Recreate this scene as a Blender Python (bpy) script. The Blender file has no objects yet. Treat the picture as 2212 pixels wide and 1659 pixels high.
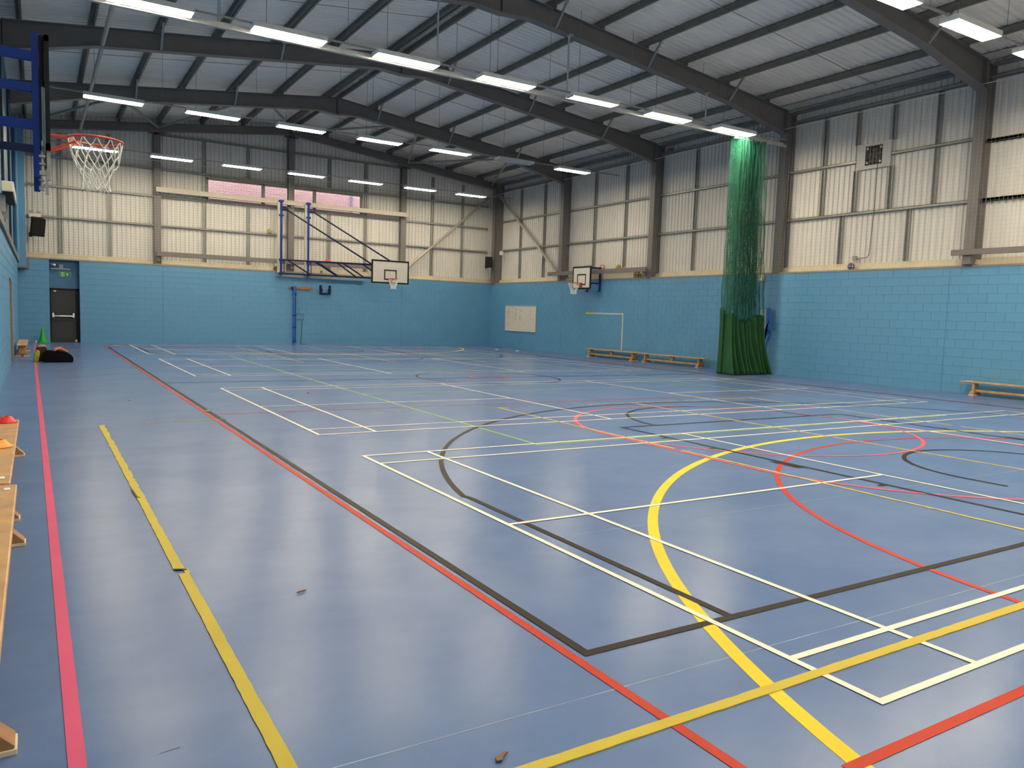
import bpy, math, random
from mathutils import Vector, Matrix
R_ = random.Random(7)
S = bpy.context.scene
COL = S.collection
PI = math.pi

# ------------------------------------------------------------------ camera, world, exposure
cam_d = bpy.data.cameras.new('camera'); cam = bpy.data.objects.new('camera', cam_d); COL.objects.link(cam)
F_PX, YAW, PITCH, ROLL = 1671.25, 0.5523, -0.088, 0.0321
cam_d.sensor_fit = 'HORIZONTAL'; cam_d.sensor_width = 36.0; cam_d.lens = F_PX / 2212 * 36.0
cam_d.clip_start = 0.05; cam_d.clip_end = 400
fw = Vector((math.sin(YAW)*math.cos(PITCH), math.cos(YAW)*math.cos(PITCH), math.sin(PITCH)))
rt = Vector((math.cos(YAW), -math.sin(YAW), 0)); up = rt.cross(fw)
r2 = math.cos(ROLL)*rt + math.sin(ROLL)*up; u2 = -math.sin(ROLL)*rt + math.cos(ROLL)*up
cam.matrix_world = Matrix(((r2.x, u2.x, -fw.x, -2.9759), (r2.y, u2.y, -fw.y, -1.8049), (r2.z, u2.z, -fw.z, 1.5676), (0, 0, 0, 1)))
S.camera = cam
w = bpy.data.worlds.new('overcast_sky'); S.world = w; w.use_nodes = True
w.node_tree.nodes['Background'].inputs[0].default_value = (0.86, 0.93, 1.0, 1)
w.node_tree.nodes['Background'].inputs[1].default_value = 3.4
S.view_settings.view_transform = 'Standard'; S.view_settings.look = 'None'
S.view_settings.exposure = 1.75; S.view_settings.gamma = 1.0; S.view_settings.use_curve_mapping = False
LAMP_COL = (1.0, 0.85, 0.60); LAMP_STR = 26.0
try:
    S.cycles.max_bounces = 10; S.cycles.diffuse_bounces = 6; S.cycles.glossy_bounces = 4
    S.cycles.sample_clamp_indirect = 6.0; S.cycles.caustics_reflective = False; S.cycles.caustics_refractive = False
except Exception: pass

# ------------------------------------------------------------------ helpers
class M:
    def __init__(s): s.v = []; s.f = []
    def add(s, vs, fs):
        b = len(s.v); s.v += [tuple(p) for p in vs]; s.f += [tuple(i + b for i in q) for q in fs]; return s
    def box(s, x0, x1, y0, y1, z0, z1):
        return s.add([(x0,y0,z0),(x1,y0,z0),(x1,y1,z0),(x0,y1,z0),(x0,y0,z1),(x1,y0,z1),(x1,y1,z1),(x0,y1,z1)],
                     [(0,3,2,1),(4,5,6,7),(0,1,5,4),(1,2,6,5),(2,3,7,6),(3,0,4,7)])
    def bar(s, a, b, w, h, upv=(0,0,1)):
        a = Vector(a); b = Vector(b); d = (b-a).normalized(); u = Vector(upv)
        if abs(d.dot(u)) > .98: u = Vector((1,0,0))
        r = d.cross(u).normalized()*w/2; u = r.cross(d).normalized()*h/2
        vs = [a-r-u,a+r-u,a+r+u,a-r+u,b-r-u,b+r-u,b+r+u,b-r+u]
        return s.add(vs, [(0,3,2,1),(4,5,6,7),(0,1,5,4),(1,2,6,5),(2,3,7,6),(3,0,4,7)])
    def tube(s, path, r, n=8, closed=False):
        path = [Vector(p) for p in path]; k = len(path); rings = []
        prev = None
        for i, p in enumerate(path):
            if closed: d = path[(i+1) % k]-path[i-1]
            else: d = path[min(i+1,k-1)]-path[max(i-1,0)]
            d.normalize()
            u = prev if prev is not None else (Vector((0,0,1)) if abs(d.z) < .9 else Vector((1,0,0)))
            u = (u-d*u.dot(d)).normalized(); prev = u; q = d.cross(u)
            rr = r[i] if isinstance(r, (list, tuple)) else r
            rings.append([p+rr*(math.cos(2*PI*j/n)*u+math.sin(2*PI*j/n)*q) for j in range(n)])
        vs = [v for g in rings for v in g]; fs = []
        for i in range(k if closed else k-1):
            a = i*n; b = ((i+1) % k)*n
            for j in range(n): fs.append((a+j, a+(j+1) % n, b+(j+1) % n, b+j))
        if not closed: fs += [tuple(range(n-1,-1,-1)), tuple((k-1)*n+j for j in range(n))]
        return s.add(vs, fs)
    def lathe(s, prof, c=(0,0,0), n=24, cap=True):
        vs = []; fs = []; k = len(prof)
        for r, z in prof:
            for j in range(n): vs.append((c[0]+r*math.cos(2*PI*j/n), c[1]+r*math.sin(2*PI*j/n), c[2]+z))
        for i in range(k-1):
            for j in range(n): fs.append((i*n+j, i*n+(j+1) % n, (i+1)*n+(j+1) % n, (i+1)*n+j))
        if cap:
            fs += [tuple(range(n-1,-1,-1)), tuple((k-1)*n+j for j in range(n))]
        return s.add(vs, fs)
    def prism(s, poly, a, b, ax='y'):
        # poly: 2D points; ax is the extrusion axis; 2D axes are the remaining ones in order
        def P(p, t):
            return {'x': (t,p[0],p[1]), 'y': (p[0],t,p[1]), 'z': (p[0],p[1],t)}[ax]
        n = len(poly); vs = [P(p,a) for p in poly]+[P(p,b) for p in poly]
        fs = [tuple(range(n)), tuple(range(2*n-1,n-1,-1))]+[(i,(i+1) % n+0,(i+1) % n+n,i+n)[::-1] for i in range(n)]
        return s.add(vs, fs)
    def ball(s, c, r, n=20, m=12, sq=(1,1,1)):
        vs = []; fs = []
        for i in range(1, m):
            t = PI*i/m
            for j in range(n):
                p = 2*PI*j/n; vs.append((c[0]+sq[0]*r*math.sin(t)*math.cos(p), c[1]+sq[1]*r*math.sin(t)*math.sin(p), c[2]+sq[2]*r*math.cos(t)))
        a = len(vs); vs += [(c[0],c[1],c[2]+sq[2]*r),(c[0],c[1],c[2]-sq[2]*r)]
        for i in range(m-2):
            for j in range(n): fs.append((i*n+j, (i+1)*n+j, (i+1)*n+(j+1) % n, i*n+(j+1) % n))
        for j in range(n): fs.append((a, j, (j+1) % n)); fs.append((a+1, (m-2)*n+(j+1) % n, (m-2)*n+j))
        return s.add(vs, fs)
    def ribbon(s, pts, wd, z, closed=False):
        k = len(pts); vs = []
        for i in range(k):
            p = Vector(pts[i]).to_2d() if len(pts[i]) > 2 else Vector(pts[i])
            if closed: a = Vector(pts[i-1]); b = Vector(pts[(i+1) % k])
            else: a = Vector(pts[max(i-1,0)]); b = Vector(pts[min(i+1,k-1)])
            d1 = (p-a).normalized() if (p-a).length > 1e-9 else (b-p).normalized()
            d2 = (b-p).normalized() if (b-p).length > 1e-9 else d1
            n1 = Vector((-d1.y,d1.x)); n2 = Vector((-d2.y,d2.x)); nn = (n1+n2).normalized()
            q = nn*(wd/2)/max(.4, nn.dot(n1))
            vs += [(p.x+q.x,p.y+q.y,z),(p.x-q.x,p.y-q.y,z)]
        fs = [(2*i+1,2*i+3,2*i+2,2*i) for i in range(k-1)]
        if closed: fs.append((2*k-1,1,0,2*k-2))
        return s.add(vs, fs)
    def mesh(s, name):
        me = bpy.data.meshes.new(name); me.from_pydata(s.v, [], s.f); me.update(); return me

def fix_normals(me):
    import bmesh
    bm = bmesh.new(); bm.from_mesh(me); bmesh.ops.recalc_face_normals(bm, faces=bm.faces); bm.to_mesh(me); bm.free()

def tag(o, label=None, cat=None, group=None, kind=None):
    if label: o['label'] = label
    if cat: o['category'] = cat
    if group: o['group'] = group
    if kind: o['kind'] = kind
    return o
def obj(name, m, mat, parent=None, smooth=False, bevel=0, label=None, kind=None, recalc=True):
    me = m if isinstance(m, bpy.types.Mesh) else m.mesh(name)
    if not isinstance(m, bpy.types.Mesh) and recalc: fix_normals(me)
    if not me.materials and mat: me.materials.append(mat)
    if smooth: me.polygons.foreach_set('use_smooth', [True]*len(me.polygons))
    o = bpy.data.objects.new(name, me); COL.objects.link(o)
    if parent: o.parent = parent
    if bevel:
        b = o.modifiers.new('edge', 'BEVEL'); b.width = bevel; b.segments = 2; b.limit_method = 'ANGLE'
    if label: o['label'] = label
    if kind: o['kind'] = kind
    return o
def thing(name, label, cat, loc=(0,0,0), rz=0, group=None):
    o = bpy.data.objects.new(name, None); COL.objects.link(o); o.location = loc; o.rotation_euler = (0,0,rz)
    o.empty_display_size = .2
    return tag(o, label, cat, group)
def struct(name, m=None, mat=None, parent=None):
    if m is None:
        o = bpy.data.objects.new(name, None); COL.objects.link(o)
    else: o = obj(name, m, mat)
    o['kind'] = 'structure'; return o
def copy_tree(o, parent=None):
    c = o.copy(); COL.objects.link(c); c.parent = parent
    for ch in list(o.children): copy_tree(ch, c)
    return c

# ------------------------------------------------------------------ materials
def mat(name, col, rough=.5, metal=0.0, var=.06, scale=6.0, bump=0.0, bscale=None, spec=.5, emit=None, estr=0, coat=0):
    m = bpy.data.materials.new(name); m.use_nodes = True; nt = m.node_tree; b = nt.nodes['Principled BSDF']
    b.inputs['Roughness'].default_value = rough; b.inputs['Metallic'].default_value = metal
    b.inputs['Specular IOR Level'].default_value = spec
    if coat: b.inputs['Coat Weight'].default_value = coat
    tc = nt.nodes.new('ShaderNodeTexCoord'); nz = nt.nodes.new('ShaderNodeTexNoise')
    nz.inputs['Scale'].default_value = scale; nz.inputs['Detail'].default_value = 4
    nt.links.new(tc.outputs['Object'], nz.inputs['Vector'])
    mr = nt.nodes.new('ShaderNodeMapRange'); mr.inputs[1].default_value = .3; mr.inputs[2].default_value = .7
    mr.inputs[3].default_value = 1-var; mr.inputs[4].default_value = 1+var
    nt.links.new(nz.outputs['Fac'], mr.inputs[0])
    hv = nt.nodes.new('ShaderNodeHueSaturation'); hv.inputs['Color'].default_value = (*col, 1)
    nt.links.new(mr.outputs[0], hv.inputs['Value']); nt.links.new(hv.outputs[0], b.inputs['Base Color'])
    if bump:
        n2 = nt.nodes.new('ShaderNodeTexNoise'); n2.inputs['Scale'].default_value = bscale or scale*10
        nt.links.new(tc.outputs['Object'], n2.inputs['Vector'])
        bp = nt.nodes.new('ShaderNodeBump'); bp.inputs['Strength'].default_value = bump; bp.inputs['Distance'].default_value = .01
        nt.links.new(n2.outputs['Fac'], bp.inputs['Height']); nt.links.new(bp.outputs[0], b.inputs['Normal'])
    if emit:
        b.inputs['Emission Color'].default_value = (*emit, 1); b.inputs['Emission Strength'].default_value = estr
    return m
def srgb(r, g, b): 
    f = lambda c: ((c/255+.055)/1.055)**2.4 if c > 10 else c/255/12.92
    return (f(r), f(g), f(b))

MAT = {}
MAT['block'] = mat('blue_painted_block', (.088, .265, .455), .5, var=.05, scale=1.3, bump=.25, bscale=60, spec=.6)
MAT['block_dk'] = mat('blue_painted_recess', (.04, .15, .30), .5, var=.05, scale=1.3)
MAT['mortar'] = mat('blue_painted_mortar', (.084, .255, .438), .55, var=.04)
MAT['liner'] = mat('white_liner_sheet', (.66, .65, .63), .45, var=.03, scale=2)
MAT['deck'] = mat('white_roof_deck', (.93, .87, .78), .5, var=.04, scale=1.2)
MAT['steel'] = mat('dark_grey_painted_steel', (.15, .143, .143), .5, var=.08, scale=3)
MAT['galv'] = mat('galvanised_steel', (.30, .31, .30), .42, metal=.35, var=.15, scale=14)
MAT['galv_l'] = mat('bright_galvanised_steel', (.52, .53, .52), .4, metal=.35, var=.1, scale=14)
MAT['rail'] = mat('grey_painted_timber_rail', (.155, .143, .138), .5, var=.05)
MAT['rail_l'] = mat('cream_painted_timber_rail', (.44, .40, .335), .5, var=.05)
MAT['cream'] = mat('cream_ledge_board', (.60, .545, .43), .55, var=.10, scale=3)
MAT['lip'] = mat('brown_grey_flashing', (.26, .23, .19), .5, var=.1)
MAT['lamp'] = mat('lit_lamp_diffuser', (.9,.9,.88), .5, var=0, emit=LAMP_COL, estr=LAMP_STR)
MAT['tube'] = mat('lit_fluorescent_tube', (.9,.9,.88), .5, var=0, emit=LAMP_COL, estr=9.0)
ROW_STR = {30.0: .85, 22.1: 1.0, 14.25: 1.15, 6.33: 1.35, -1.45: 1.1}
for k_, f_ in ROW_STR.items(): MAT['lamp%g' % k_] = mat('lit_lamp_diffuser', (.9,.9,.88), .5, var=0, emit=LAMP_COL, estr=LAMP_STR*f_)
MAT['tray'] = mat('white_enamelled_lamp_tray', (.62, .64, .62), .4, var=.03)
MAT['purlin'] = mat('dull_galvanised_purlin', (.20, .19, .165), .5, metal=.1, var=.12, scale=5)
MAT['brace'] = mat('galvanised_brace_tube', (.36, .34, .29), .45, metal=.3, var=.1, scale=8)
MAT['wire'] = mat('grey_wire', (.22,.22,.22), .5, metal=.3)
MAT['net'] = mat('grey_net_cord', (.34,.33,.31), .8)
MAT['green_net'] = mat('green_net_cord', (.012,.125,.075), .6, var=.15, scale=3)
MAT['green_cloth'] = mat('dark_green_curtain_cloth', (.008,.075,.022), .8, var=.15, scale=5)
MAT['blue_steel'] = mat('royal_blue_painted_steel', (.003,.027,.20), .5, var=.05, spec=.2)
MAT['navy'] = mat('navy_painted_steel', (.005,.010,.055), .5, var=.05, spec=.2)
MAT['mid_blue'] = mat('bright_blue_painted_post', (.015,.115,.42), .35, var=.05)
MAT['board_w'] = mat('white_backboard', (.60,.59,.56), .4, var=.03)
MAT['black'] = mat('black_paint', (.010,.010,.011), .6, spec=.2)
MAT['orange_steel'] = mat('orange_red_painted_steel', (.52,.045,.018), .35, var=.08)
MAT['cord'] = mat('white_net_cord', (.78,.77,.72), .8)
MAT['silver'] = mat('silver_tube', (.62,.60,.54), .3, metal=.15)
MAT['wood'] = mat('varnished_bench_wood', (.50,.285,.115), .38, var=.22, scale=7)
MAT['wood_dk'] = mat('bench_foot_wood', (.30,.155,.06), .45, var=.2, scale=9)
MAT['wood_e'] = mat('pale_bench_edge', (.62,.52,.38), .5, var=.1)
MAT['pad'] = mat('white_rubber_pad', (.75,.72,.64), .6)
MAT['door'] = mat('dark_grey_door', (.042,.044,.046), .6, var=.05, spec=.25)
MAT['chrome'] = mat('chrome', (.75,.75,.74), .25, metal=1)
MAT['sign_g'] = mat('exit_sign_green', (.012,.21,.065), .5)
MAT['white'] = mat('white_plastic', (.72,.72,.68), .5)
MAT['offw'] = mat('cream_plastic', (.66,.60,.47), .5)
MAT['cone_g'] = mat('green_cone_plastic', (.01,.36,.035), .45)
MAT['red_p'] = mat('red_marker_plastic', (.62,.028,.02), .4)
MAT['orange_p'] = mat('orange_marker_plastic', (.82,.27,.025), .4)
MAT['bag'] = mat('black_bag_fabric', (.006,.006,.007), .95, bump=.4, bscale=40, spec=.1)
MAT['bib_o'] = mat('orange_bib_fabric', (.78,.22,.05), .8, var=.15)
MAT['bib_y'] = mat('yellow_green_bib_fabric', (.42,.45,.06), .8, var=.15)
MAT['wb'] = mat('whiteboard_surface', (.60,.56,.49), .3, var=.04)
MAT['alu'] = mat('aluminium_frame', (.75,.75,.72), .35, metal=.5)
MAT['ink'] = mat('faded_marker_ink', (.20,.19,.18), .7)
MAT['speaker'] = mat('black_speaker', (.012,.012,.012), .8, spec=.15)
MAT['glass'] = None
MAT['brick'] = mat('red_facing_brick', (.40,.22,.22), .8, var=.12, scale=9)
MAT['bmortar'] = mat('pale_mortar', (.78,.66,.65), .9)
MAT['pipe'] = mat('grey_drainpipe', (.13,.13,.20), .5)
g = bpy.data.materials.new('window_glass'); g.use_nodes = True; b = g.node_tree.nodes['Principled BSDF']
b.inputs['Transmission Weight'].default_value = 1; b.inputs['Roughness'].default_value = 0; b.inputs['IOR'].default_value = 1.03; b.inputs['Specular IOR Level'].default_value = .05
b.inputs['Base Color'].default_value = (.97,.97,.97,1); MAT['glass'] = g
# line paints
for nm, c, r in [('white',(.70,.645,.56),.4),('black',(.022,.017,.012),.45),('red',(.42,.040,.022),.45),('pink',(.52,.085,.14),.45),
                 ('hotpink',(.56,.085,.19),.45),('yellow',(.70,.49,.030),.45),('green',(.22,.38,.09),.45),('tape',(.47,.375,.055),.5),('tape_old',(.45,.36,.13),.6)]:
    MAT['l_'+nm] = mat(nm+'_floor_line', c, r, var=.06, scale=3, spec=.08)

# floor vinyl
fm = bpy.data.materials.new('blue_sports_vinyl'); fm.use_nodes = True; nt = fm.node_tree; b = nt.nodes['Principled BSDF']
tc = nt.nodes.new('ShaderNodeTexCoord')
def noise(scale, detail=5, vec=None, dist=0):
    n = nt.nodes.new('ShaderNodeTexNoise'); n.inputs['Scale'].default_value = scale; n.inputs['Detail'].default_value = detail
    n.inputs['Distortion'].default_value = dist
    nt.links.new(vec or tc.outputs['Object'], n.inputs['Vector']); return n
def mrange(src, a, b_, c, d):
    n = nt.nodes.new('ShaderNodeMapRange'); n.inputs[1].default_value = a; n.inputs[2].default_value = b_
    n.inputs[3].default_value = c; n.inputs[4].default_value = d; nt.links.new(src, n.inputs[0]); return n
mp = nt.nodes.new('ShaderNodeMapping'); mp.inputs['Scale'].default_value = (1.0, 1.35, 1); nt.links.new(tc.outputs['Object'], mp.inputs[0])
n1 = noise(.9, 6, mp.outputs[0], .6); n2 = noise(5, 4, mp.outputs[0]); n3 = noise(160, 2)
ramp = nt.nodes.new('ShaderNodeValToRGB')
ramp.color_ramp.elements[0].color = (.086,.147,.318,1); ramp.color_ramp.elements[0].position = .32
ramp.color_ramp.elements[1].color = (.108,.172,.342,1); ramp.color_ramp.elements[1].position = .68
nt.links.new(n1.outputs['Fac'], ramp.inputs[0])
hv = nt.nodes.new('ShaderNodeHueSaturation'); nt.links.new(ramp.outputs[0], hv.inputs['Color'])
ad = nt.nodes.new('ShaderNodeMath'); ad.operation = 'MULTIPLY'
nt.links.new(mrange(n2.outputs['Fac'], .3, .7, .97, 1.03).outputs[0], ad.inputs[0]); nt.links.new(mrange(n3.outputs['Fac'], .3, .7, .94, 1.06).outputs[0], ad.inputs[1])
nt.links.new(ad.outputs[0], hv.inputs['Value']); nt.links.new(hv.outputs[0], b.inputs['Base Color'])
b.inputs['Roughness'].default_value = .24; b.inputs['Specular IOR Level'].default_value = .11
bp = nt.nodes.new('ShaderNodeBump'); bp.inputs['Strength'].default_value = .06; bp.inputs['Distance'].default_value = .004
nt.links.new(n3.outputs['Fac'], bp.inputs['Height']); nt.links.new(bp.outputs[0], b.inputs['Normal'])
MAT['floor'] = fm

# ------------------------------------------------------------------ main dimensions
XL, XR = -3.52, 16.72          # block faces
YN, YF = -3.2, 32.47
HB = 3.14                      # block wall height
CX = 17.15; CY = 32.88         # liner sheet planes right / far
FY = [32.35, 26.47, 20.6, 14.72, 8.85, 2.97]      # portal frames
RX = 6.55
def rtop(x): return 9.28-.118*abs(x-RX)
def deckz(x): return rtop(x)+.32

# ------------------------------------------------------------------ floor
floor = struct('floor', M().box(XL-.4, XR+.5, YN, CY+.1, -.2, 0), MAT['floor'])

# ------------------------------------------------------------------ block walls
def block_mesh(w, h=.218, d=.02, ch=.0025):
    m = M(); a, c = w/2, h/2
    vs = [(-a,0,-c),(a,0,-c),(a,0,c),(-a,0,c),(-a,d,-c),(a,d,-c),(a,d,c),(-a,d,c),(-a+ch,-ch,-c+ch),(a-ch,-ch,-c+ch),(a-ch,-ch,c-ch),(-a+ch,-ch,c-ch)]
    fs = [(8,9,10,11),(0,1,9,8),(1,2,10,9),(2,3,11,10),(3,0,8,11),(0,4,5,1),(1,5,6,2),(2,6,7,3),(3,7,4,0)]
    m.add(vs, fs); return m
BM = {}
def block_me(w):
    k = round(w, 3)
    if k not in BM:
        me = block_mesh(w).mesh('block'); me.materials.append(MAT['block']); BM[k] = me
    return BM[k]
def lay_blocks(parent, u0, u1, z0, courses, place, skip, rot, near, limit=300):
    """place(u,z,proud)->xyz; face normal towards the hall; nearest blocks become parts"""
    L = .45; cells = []
    for c in range(courses):
        z = z0+.225*c+.1125
        u = u0-(L/2 if c % 2 else 0)
        while u < u1-.001:
            a, b_ = max(u, u0), min(u+L, u1)
            for (s0, s1, t0, t1) in skip:
                if z > t0 and z < t1:
                    if a < s1 and b_ > s0:
                        if a < s0: b_ = s0
                        elif b_ > s1: a = s1
                        else: a = b_
            if b_-a > .06: cells.append(((a+b_)/2, z, b_-a-.006))
            u += L
    cells.sort(key=lambda q: near(q[0]))
    for uu, z, wd in cells[:limit]:
        o = bpy.data.objects.new('block', block_me(wd)); COL.objects.link(o); o.parent = parent
        o.location = place(uu, z, R_.uniform(0, .0025)); o.rotation_euler = (0,0,rot)
    if len(cells) > limit:
        m = M(); c, s = math.cos(rot), math.sin(rot)
        for uu, z, wd in cells[limit:]:
            bmh = block_mesh(wd); p = place(uu, z, R_.uniform(0, .0025))
            m.add([(p[0]+c*v[0]-s*v[1], p[1]+s*v[0]+c*v[1], p[2]+v[2]) for v in bmh.v], bmh.f)
        obj('blockwork', m, MAT['block'], parent, kind='stuff', recalc=False)

# far wall: mortar body (with door recess), blocks, ledge, liner sheets, rails, posts, columns
wall_far = struct('wall_far')
DX0, DX1 = -2.53, -1.53
m = M().box(XL-.4, DX0, YF+.006, CY+.1, 0, HB).box(DX1, CX+.1, YF+.006, CY+.1, 0, HB).box(DX0, DX1, YF+.3, CY+.1, 2.06, HB)
obj('wall_body', m, MAT['mortar'], wall_far)
obj('door_light_blocker', M().box(DX0, DX1, YF+.32, CY+.1, 0, 2.06), MAT['black'], wall_far)  # black box added behind the door to stop sky light leaking in
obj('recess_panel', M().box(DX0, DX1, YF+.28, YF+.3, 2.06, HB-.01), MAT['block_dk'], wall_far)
lay_blocks(wall_far, XL+.005, XR-.005, -.01, 14, lambda u, z, p: (u, YF+.004-p, z), [(DX0, DX1, 0, 9)], 0, lambda u: u)
m = M()
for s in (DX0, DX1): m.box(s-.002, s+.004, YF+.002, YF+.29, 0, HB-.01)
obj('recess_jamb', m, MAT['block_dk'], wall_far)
for x in (1.42, 6.68, 11.85): obj('movement_joint', M().box(x-.007, x+.007, YF-.001, YF+.01, 0, HB), MAT['block_dk'], wall_far)
obj('ledge_board', M().box(XL, XR+.45, YF+.03, CY, HB, HB+.035).box(XL, XR+.45, CY-.12, CY-.03, HB+.035, HB+.12).box(XL, XR+.45, CY-.09, CY-.02, HB+.12, HB+.19).box(XL, XR+.45, CY-.06, CY-.02, HB+.19, HB+.24), MAT['cream'], wall_far, label='cream ledge boards')
obj('flashing', M().box(XL+.3, XR+.02, YF-.012, YF+.05, HB-.012, HB+.035), MAT['lip'], wall_far)

def sheet_mesh(w, h0, hz0, hz1, pitch, depth=.038, axis_down=False):
    """ribbed sheet in local xz, ribs along z, front at -y ; top edge may slope hz0->hz1"""
    m = M(); n = max(1, round(w/pitch)); xs = []
    for i in range(n):
        a = i*pitch
        xs += [(a, 0), (a+pitch*.60, 0), (a+pitch*.70, depth), (a+pitch*.90, depth)]
    xs = [(min(x, w), y) for x, y in xs]+[(w, 0)]
    vs = []; fs = []
    for x, y in xs:
        t = x/w; vs += [(x, y, h0), (x, y, hz0+(hz1-hz0)*t)]
    for i in range(len(xs)-1): fs.append((2*i, 2*i+2, 2*i+3, 2*i+1))
    return m.add(vs, fs)
# far liner sheets, each about 1 m wide
WZ0, WZ1, WX0, WX1 = 5.98, 6.86, 3.16, 9.92
def far_sheet(x0, x1, z0, z1a, z1b):
    o = obj('liner_sheet', sheet_mesh(x1-x0, z0, z1a, z1b, 1/6), MAT['liner'], wall_far, recalc=False); o.location = (x0, CY-.038, 0)
edges = [XL]+[XL+.18+i for i in range(0, 21)]
edges = [e for e in edges if e < CX-.2]+[CX]
cuts = sorted(set([round(e, 3) for e in edges]+[WX0, WX1, RX]))
for a, c in zip(cuts[:-1], cuts[1:]):
    if c-a < .02: continue
    if a >= WX0-.001 and c <= WX1+.001:
        far_sheet(a, c, HB+.03, WZ0, WZ0); far_sheet(a, c, WZ1, deckz(a)+.05, deckz(c)+.05)
    else: far_sheet(a, c, HB+.03, deckz(a)+.05, deckz(c)+.05)
obj('outer_skin', M().box(XL-.5, WX0, CY+.03, CY+.10, HB, 9.9).box(WX1, CX+.4, CY+.03, CY+.10, HB, 9.9).box(WX0, WX1, CY+.03, CY+.10, HB, WZ0).box(WX0, WX1, CY+.03, CY+.10, WZ1, 9.9), MAT['liner'], wall_far)
GX = [-3.3, 1.25, 6.6, 11.9, 16.72]
def c_rail(m, a, b, wy=.10, hz=.075):   # slim lipped rail along x
    m.box(a[0], b[0], a[1]-wy, a[1]-.001, a[2]-hz/2, a[2]-hz/2+.012).box(a[0], b[0], a[1]-wy, a[1]-.001, a[2]+hz/2-.012, a[2]+hz/2).box(a[0], b[0], a[1]-wy, a[1]-wy+.012, a[2]-hz/2, a[2]+hz/2)
for z in (4.74, 5.9, 6.98, 8.35):
    for a, c in zip(GX[:-1], GX[1:]):
        if z > 8 and (a < 1 or c > 12.5): continue
        m = M(); c_rail(m, (a+.12, CY-.03, z), (c-.12, CY-.03, z)); obj('girt', m, MAT['galv'], wall_far)
zs = [HB+.2, 4.70, 5.86, 6.94, 8.31]
for x in (-2.12, -.45, 3.06, 4.84, 8.37, 10.1, 13.5, 15.15):
    lev = [(HB+.24, 4.70), (4.78, 5.86), (5.94, 6.94), (7.02, 8.31)]
    for i, (z0, z1) in enumerate(lev):
        if WX0 < x < WX1 and i == 2: continue
        z1 = min(z1, rtop(x)-.35)
        if z1 > z0+.2: obj('wall_post', M().box(x-.06, x-.05, CY-.12, CY-.03, z0, z1).box(x+.05, x+.06, CY-.12, CY-.03, z0, z1).box(x-.05, x+.05, CY-.05, CY-.035, z0, z1), MAT['galv'], wall_far)
def i_column(m, x0, x1, y, hw, z0, z1, t=.016):   # web along x, flanges at x0 and x1
    m.box(x0, x0+t, y-hw, y+hw, z0, z1).box(x1-t, x1, y-hw, y+hw, z0, z1).box(x0+t, x1-t, y-.007, y+.007, z0, z1)
def i_column_y(m, x, y0, y1, hw, z0, z1, t=.016):
    m.box(x-hw, x+hw, y0, y0+t, z0, z1).box(x-hw, x+hw, y1-t, y1, z0, z1).box(x-.007, x+.007, y0+t, y1-t, z0, z1)
for x in (1.25, 6.6, 11.9):
    m = M(); i_column_y(m, x, YF+.06, CY-.12, .13, HB+.035, rtop(x)-.30)
    obj('gable_column', m, MAT['steel'], wall_far)
    obj('column_cap', M().box(x-.30, x+.30, YF+.06, YF+.10, rtop(x)-.36, rtop(x)+.02), MAT['steel'], wall_far)
obj('wall_brace', M().tube([(16.5, YF+.04, 7.42), (12.05, YF+.04, 3.62)], 0.06, 10), MAT['brace'], wall_far)

# window in the far wall
win = struct('window_1')
m = M().box(WX0-.03, WX1+.03, CY-.10, CY+.06, WZ1-.06, WZ1+.05).box(WX0-.03, WX1+.03, CY-.10, CY+.06, WZ0-.07, WZ0+.04)
m.box(WX0-.03, WX0+.06, CY-.10, CY+.06, WZ0, WZ1).box(WX1-.06, WX1+.03, CY-.10, CY+.06, WZ0, WZ1)
obj('window_frame', m, MAT['rail'], win)
px = [WX0+.06, 5.47, 6.6, 7.71, WX1-.06]
for x in px[1:-1]: obj('mullion', M().box(x-.06, x+.06, CY-.10, CY+.06, WZ0, WZ1), MAT['rail'], win)
for a, c in zip(px[:-1], px[1:]): obj('pane', M().box(a, c, CY+.01, CY+.02, WZ0, WZ1), MAT['glass'], win)

# right wall
wall_right = struct('wall_right')
obj('wall_body', M().box(XR+.006, CX+.2, YN, CY+.1, 0, HB), MAT['mortar'], wall_right)
lay_blocks(wall_right, 2.0, YF-.006, -.01, 14, lambda u, z, p: (XR+.004-p, u, z), [], -PI/2, lambda u: abs(u-7.2) if u > 7.2 else 100-u)
for y in (26.2, 20.55, 9.25): obj('movement_joint', M().box(XR-.001, XR+.01, y-.007, y+.007, 0, HB), MAT['block_dk'], wall_right)
obj('ledge_board', M().box(XR+.03, CX, YN, CY, HB, HB+.035).box(CX-.12, CX-.03, YN, CY, HB+.035, HB+.12).box(CX-.09, CX-.02, YN, CY, HB+.12, HB+.19).box(CX-.06, CX-.02, YN, CY, HB+.19, HB+.24), MAT['cream'], wall_right, label='cream ledge boards')
obj('flashing', M().box(XR-.012, XR+.05, YN, YF+.02, HB-.012, HB+.035), MAT['lip'], wall_right)
zt = deckz(CX)+.05
me = sheet_mesh(1.0, HB+.03, zt, zt, 1/6).mesh('liner_sheet'); me.materials.append(MAT['liner'])
for i in range(36):
    o = bpy.data.objects.new('liner_sheet', me); COL.objects.link(o); o.parent = wall_right
    o.location = (CX-.038, CY-i, 0); o.rotation_euler = (0,0,-PI/2)
obj('outer_skin', M().box(CX+.03, CX+.1, YN, CY+.1, HB, zt), MAT['liner'], wall_right)
def c_rail_y(m, x, y0, y1, z, wx=.10, hz=.075):
    m.box(x-wx, x-.001, y0, y1, z-hz/2, z-hz/2+.012).box(x-wx, x-.001, y0, y1, z+hz/2-.012, z+hz/2).box(x-wx, x-wx+.012, y0, y1, z-hz/2, z+hz/2)
FANY0, FANY1, FANZ0, FANZ1 = 11.3, 12.33, 5.99, 6.70
bays = list(zip(FY[1:], FY[:-1]))
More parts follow.
